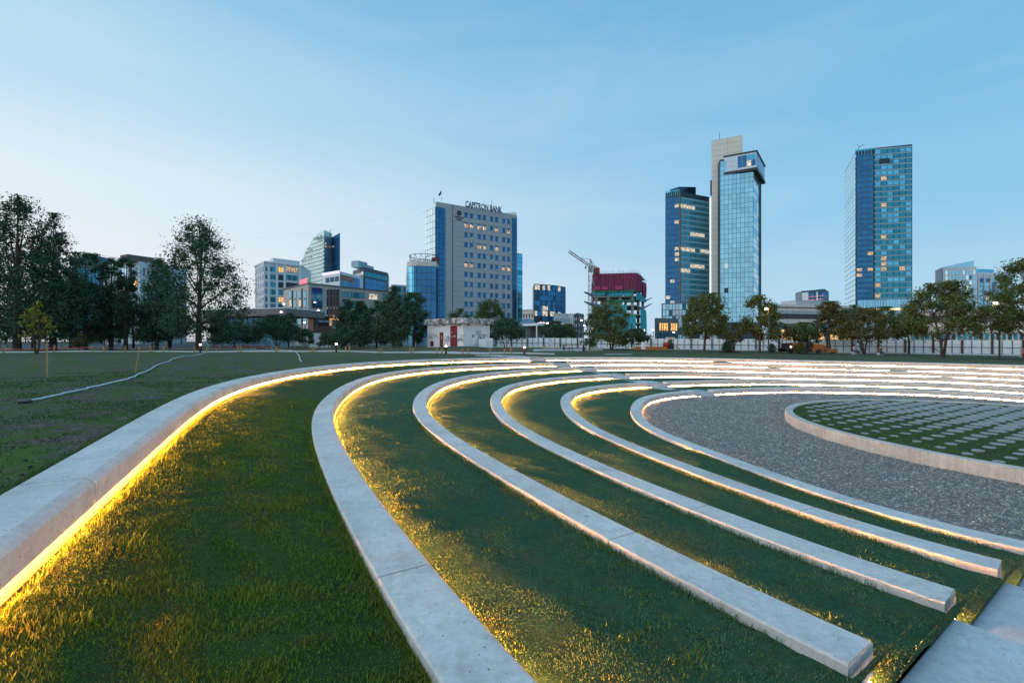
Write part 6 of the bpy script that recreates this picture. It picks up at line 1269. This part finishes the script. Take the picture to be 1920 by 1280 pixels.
for i, u in enumerate(list(np.linspace(1213, 1247, 9))+[1193, 1199]):
    p = onground(u, t); zc = max(p.z, EYE+(640-655.5)/F*t)
    if bar0 is None: mb = MB(); mb.prism([(-.27, -.12), (.27, -.12), (.27, .12), (-.27, .12)], 0, .30); mb.prism([(-.22, -.06), (.22, -.06), (.22, .06), (-.22, .06)], .30, .42); o = mb.build('plastic_barrier', plain('barrier_orange', (.55, .17, .02), .5, var=.3)); bar0 = o
    else: o = bar0.copy(); COL.objects.link(o)
    o.location = (p.x, p.y, zc-.02); o.rotation_euler = (0, 0, random.uniform(-.2, .2)); tag(o, 'low orange plastic barrier, '+['leftmost right of the white upright cabinet', 'second right of the white upright cabinet', 'third right of the white upright cabinet', 'fourth right of the white upright cabinet', 'middle of the row left of the excavator', 'fourth left of the red excavator', 'third left of the red excavator', 'second left of the red excavator', 'touching the red excavator', 'farther one left of the white cabinet', 'nearer one left of the white cabinet'][i], 'barrier', 'orange plastic barriers by the excavator')
for lab, u, t, v0, v1, w in (('white upright cabinet among the orange barriers', 1206, 57, 641.5, 655, 6.5), ('white panel leaning on the left part of the white fence', 1032.5, 78, 635.5, 649, 6)):
    p = onground(u, t); mb = MB(); z0_, z1_ = EYE+(640-v1)/F*t, EYE+(640-v0)/F*t; mb.box((p.x, p.y, (z0_+z1_)/2), (w/F*t, .35, z1_-z0_)); o = mb.build('white_cabinet', S_WHITE); bevel(o, .02); tag(o, lab, 'cabinet')
mb = MB(); p = onground(1368, 57); 
for i in range(7): mb.ball((p.x+rs.uniform(-1.1, 1.1), p.y+rs.uniform(-.4, .4), p.z-.1), rs.uniform(.3, .55), 9, 6, (1.5, 1, .9))
tag(mb.build('soil_mound', plain('brown_soil', (.09, .04, .028), .95), smooth=True), 'heap of brown soil in front of the white fence', 'soil heap')
mb = MB(); p = onground(1160, 47)
for i in range(18): a = i/18*6.283; mb.ball((p.x+1.3*math.cos(a), p.y+.5*math.sin(a), p.z+.03), .16, 6, 4, (1.2, 1, .5))
mb.box((p.x, p.y, p.z+.03), (1.6, .5, .06)); tag(mb.build('stone_ring', plain('grey_rubble', (.32, .33, .35))), 'flat ring of grey rubble on the lawn behind the benches', 'rubble')
b = empty('picnic_table', onground(1075, 56)); tag(b, 'dark red bench table beside the path behind the far steps', 'table'); p = b.location
for nm, s_, z in (('table_top', (3.1, .9, .07), .78), ('seat', (3.1, .3, .05), .45)): mb = MB(); mb.box((p.x, p.y-(0 if z > .6 else .7), p.z+z), s_); mb.build(nm, plain('dark_red_wood', (.12, .02, .02)), b)
for dx in (-1.2, 1.2): mb = MB(); mb.box((p.x+dx, p.y-.3, p.z+.37), (.1, .9, .74)); mb.build('leg', ORD, b)
SKIN = plain('skin', (.45, .27, .19), .6, var=.05); HAIR = plain('dark_hair', (.015, .012, .012), .6, var=0)
def skinned(name, verts, edges, rad, m, parent, root=0):
    me = bpy.data.meshes.new(name); me.from_pydata(verts, edges, []); o = bpy.data.objects.new(name, me); COL.objects.link(o); o.parent = parent
    o.modifiers.new('skin', 'SKIN'); sv = me.skin_vertices
    if not sv: me.attributes; bpy.context.view_layer.objects.active = o
    for i, r_ in enumerate(rad): me.skin_vertices[0].data[i].radius = (r_, r_)
    me.skin_vertices[0].data[root].use_root = True; sd = o.modifiers.new('sub', 'SUBSURF'); sd.levels = 2; sd.render_levels = 2; me.materials.append(m); return o
def seated(label, u, t, yaw, shirt, trousers):
    p = onground(u, t); b = empty('person', p+Vector((0, 0, -.03)), yaw); tag(b, label, 'person', 'people sitting by the white fence')
    V = [(0, 0, .42), (0, .0, .62), (0, .02, .86), (0, 0, .98), (0, -.03, 1.10), (0, -.04, 1.22), (.17, .02, .90), (.24, -.06, .68), (.14, -.28, .60), (-.17, .02, .90), (-.24, -.06, .68), (-.14, -.28, .60), (.10, -.04, .40), (.13, -.42, .44), (.13, -.44, .06), (.13, -.58, .03), (-.10, -.04, .40), (-.13, -.42, .44), (-.13, -.44, .06), (-.13, -.58, .03)]
    E_ = [(0, 1), (1, 2), (2, 3), (3, 4), (4, 5), (2, 6), (6, 7), (7, 8), (2, 9), (9, 10), (10, 11), (0, 12), (12, 13), (13, 14), (14, 15), (0, 16), (16, 17), (17, 18), (18, 19)]
    skinned('body', V, E_, [.12, .11, .13, .05, .095, .085, .055, .04, .03, .055, .04, .03, .085, .06, .045, .04, .085, .06, .045, .04], SKIN, b)
    skinned('shirt', [V[i] for i in (0, 1, 2, 6, 7, 9, 10)], [(0, 1), (1, 2), (2, 3), (3, 4), (2, 5), (5, 6)], [.135, .13, .15, .07, .055, .07, .055], shirt, b)
    skinned('trousers', [(0, -.02, .42)]+[V[i] for i in (12, 13, 14, 16, 17, 18)], [(0, 1), (1, 2), (2, 3), (0, 4), (4, 5), (5, 6)], [.13, .10, .075, .06, .10, .075, .06], trousers, b)
    mb = MB(); o0 = b.location; mb.ball((0, 0, 0), .115, 10, 7, (1, 1.05, 1.0)); h = mb.build('hair', HAIR, None, True); h.parent = b; h.location = (0, .0, 1.21)
    mb = MB(); mb.box((0, 0, 0), (.5, .42, .34)); s_ = mb.build('seat_block', M_SLAB, None); 
    s_.location = p+Vector((0, 0, .17)); s_.name = 'stone_block'; tag(s_, 'low stone block under the '+label.split(' in ')[0].split(' with ')[0]+(' in white' if 'white' in label else ' in dark red' if 'dark red' in label else ' at the right border'), 'stone block')
seated('dark-haired person in a white shirt sitting on a low block', 1602, 56.5, .4, plain('white_cloth', (.7, .66, .64)), plain('blue_cloth', (.04, .05, .09)))
seated('dark-haired person in a dark red shirt sitting on a low block', 1650.5, 55.5, -.3, plain('dark_red_cloth', (.10, .012, .02)), plain('blue_cloth', (.04, .05, .09)))
seated('person in a pink top sitting by the right border', 1919, 52, -.8, plain('pink_cloth', (.6, .30, .30)), plain('orange_cloth', (.5, .14, .05)))
for lab, pts, t_ in (('faint overhead cable running from the left sky to the bank', [(250, 462), (440, 451), (620, 432), (798, 388)], 143), ('second faint overhead cable sloping down behind the theatre', [(560, 540), (640, 485), (740, 425), (800, 396)], 143)):
    mb = MB(); mb.tube([P(u, v, t_+(800-u)*.02) for u, v in pts], .010, 4); tag(mb.build('overhead_cable', plain('cable_grey', (.45, .5, .55))), lab, 'cable')
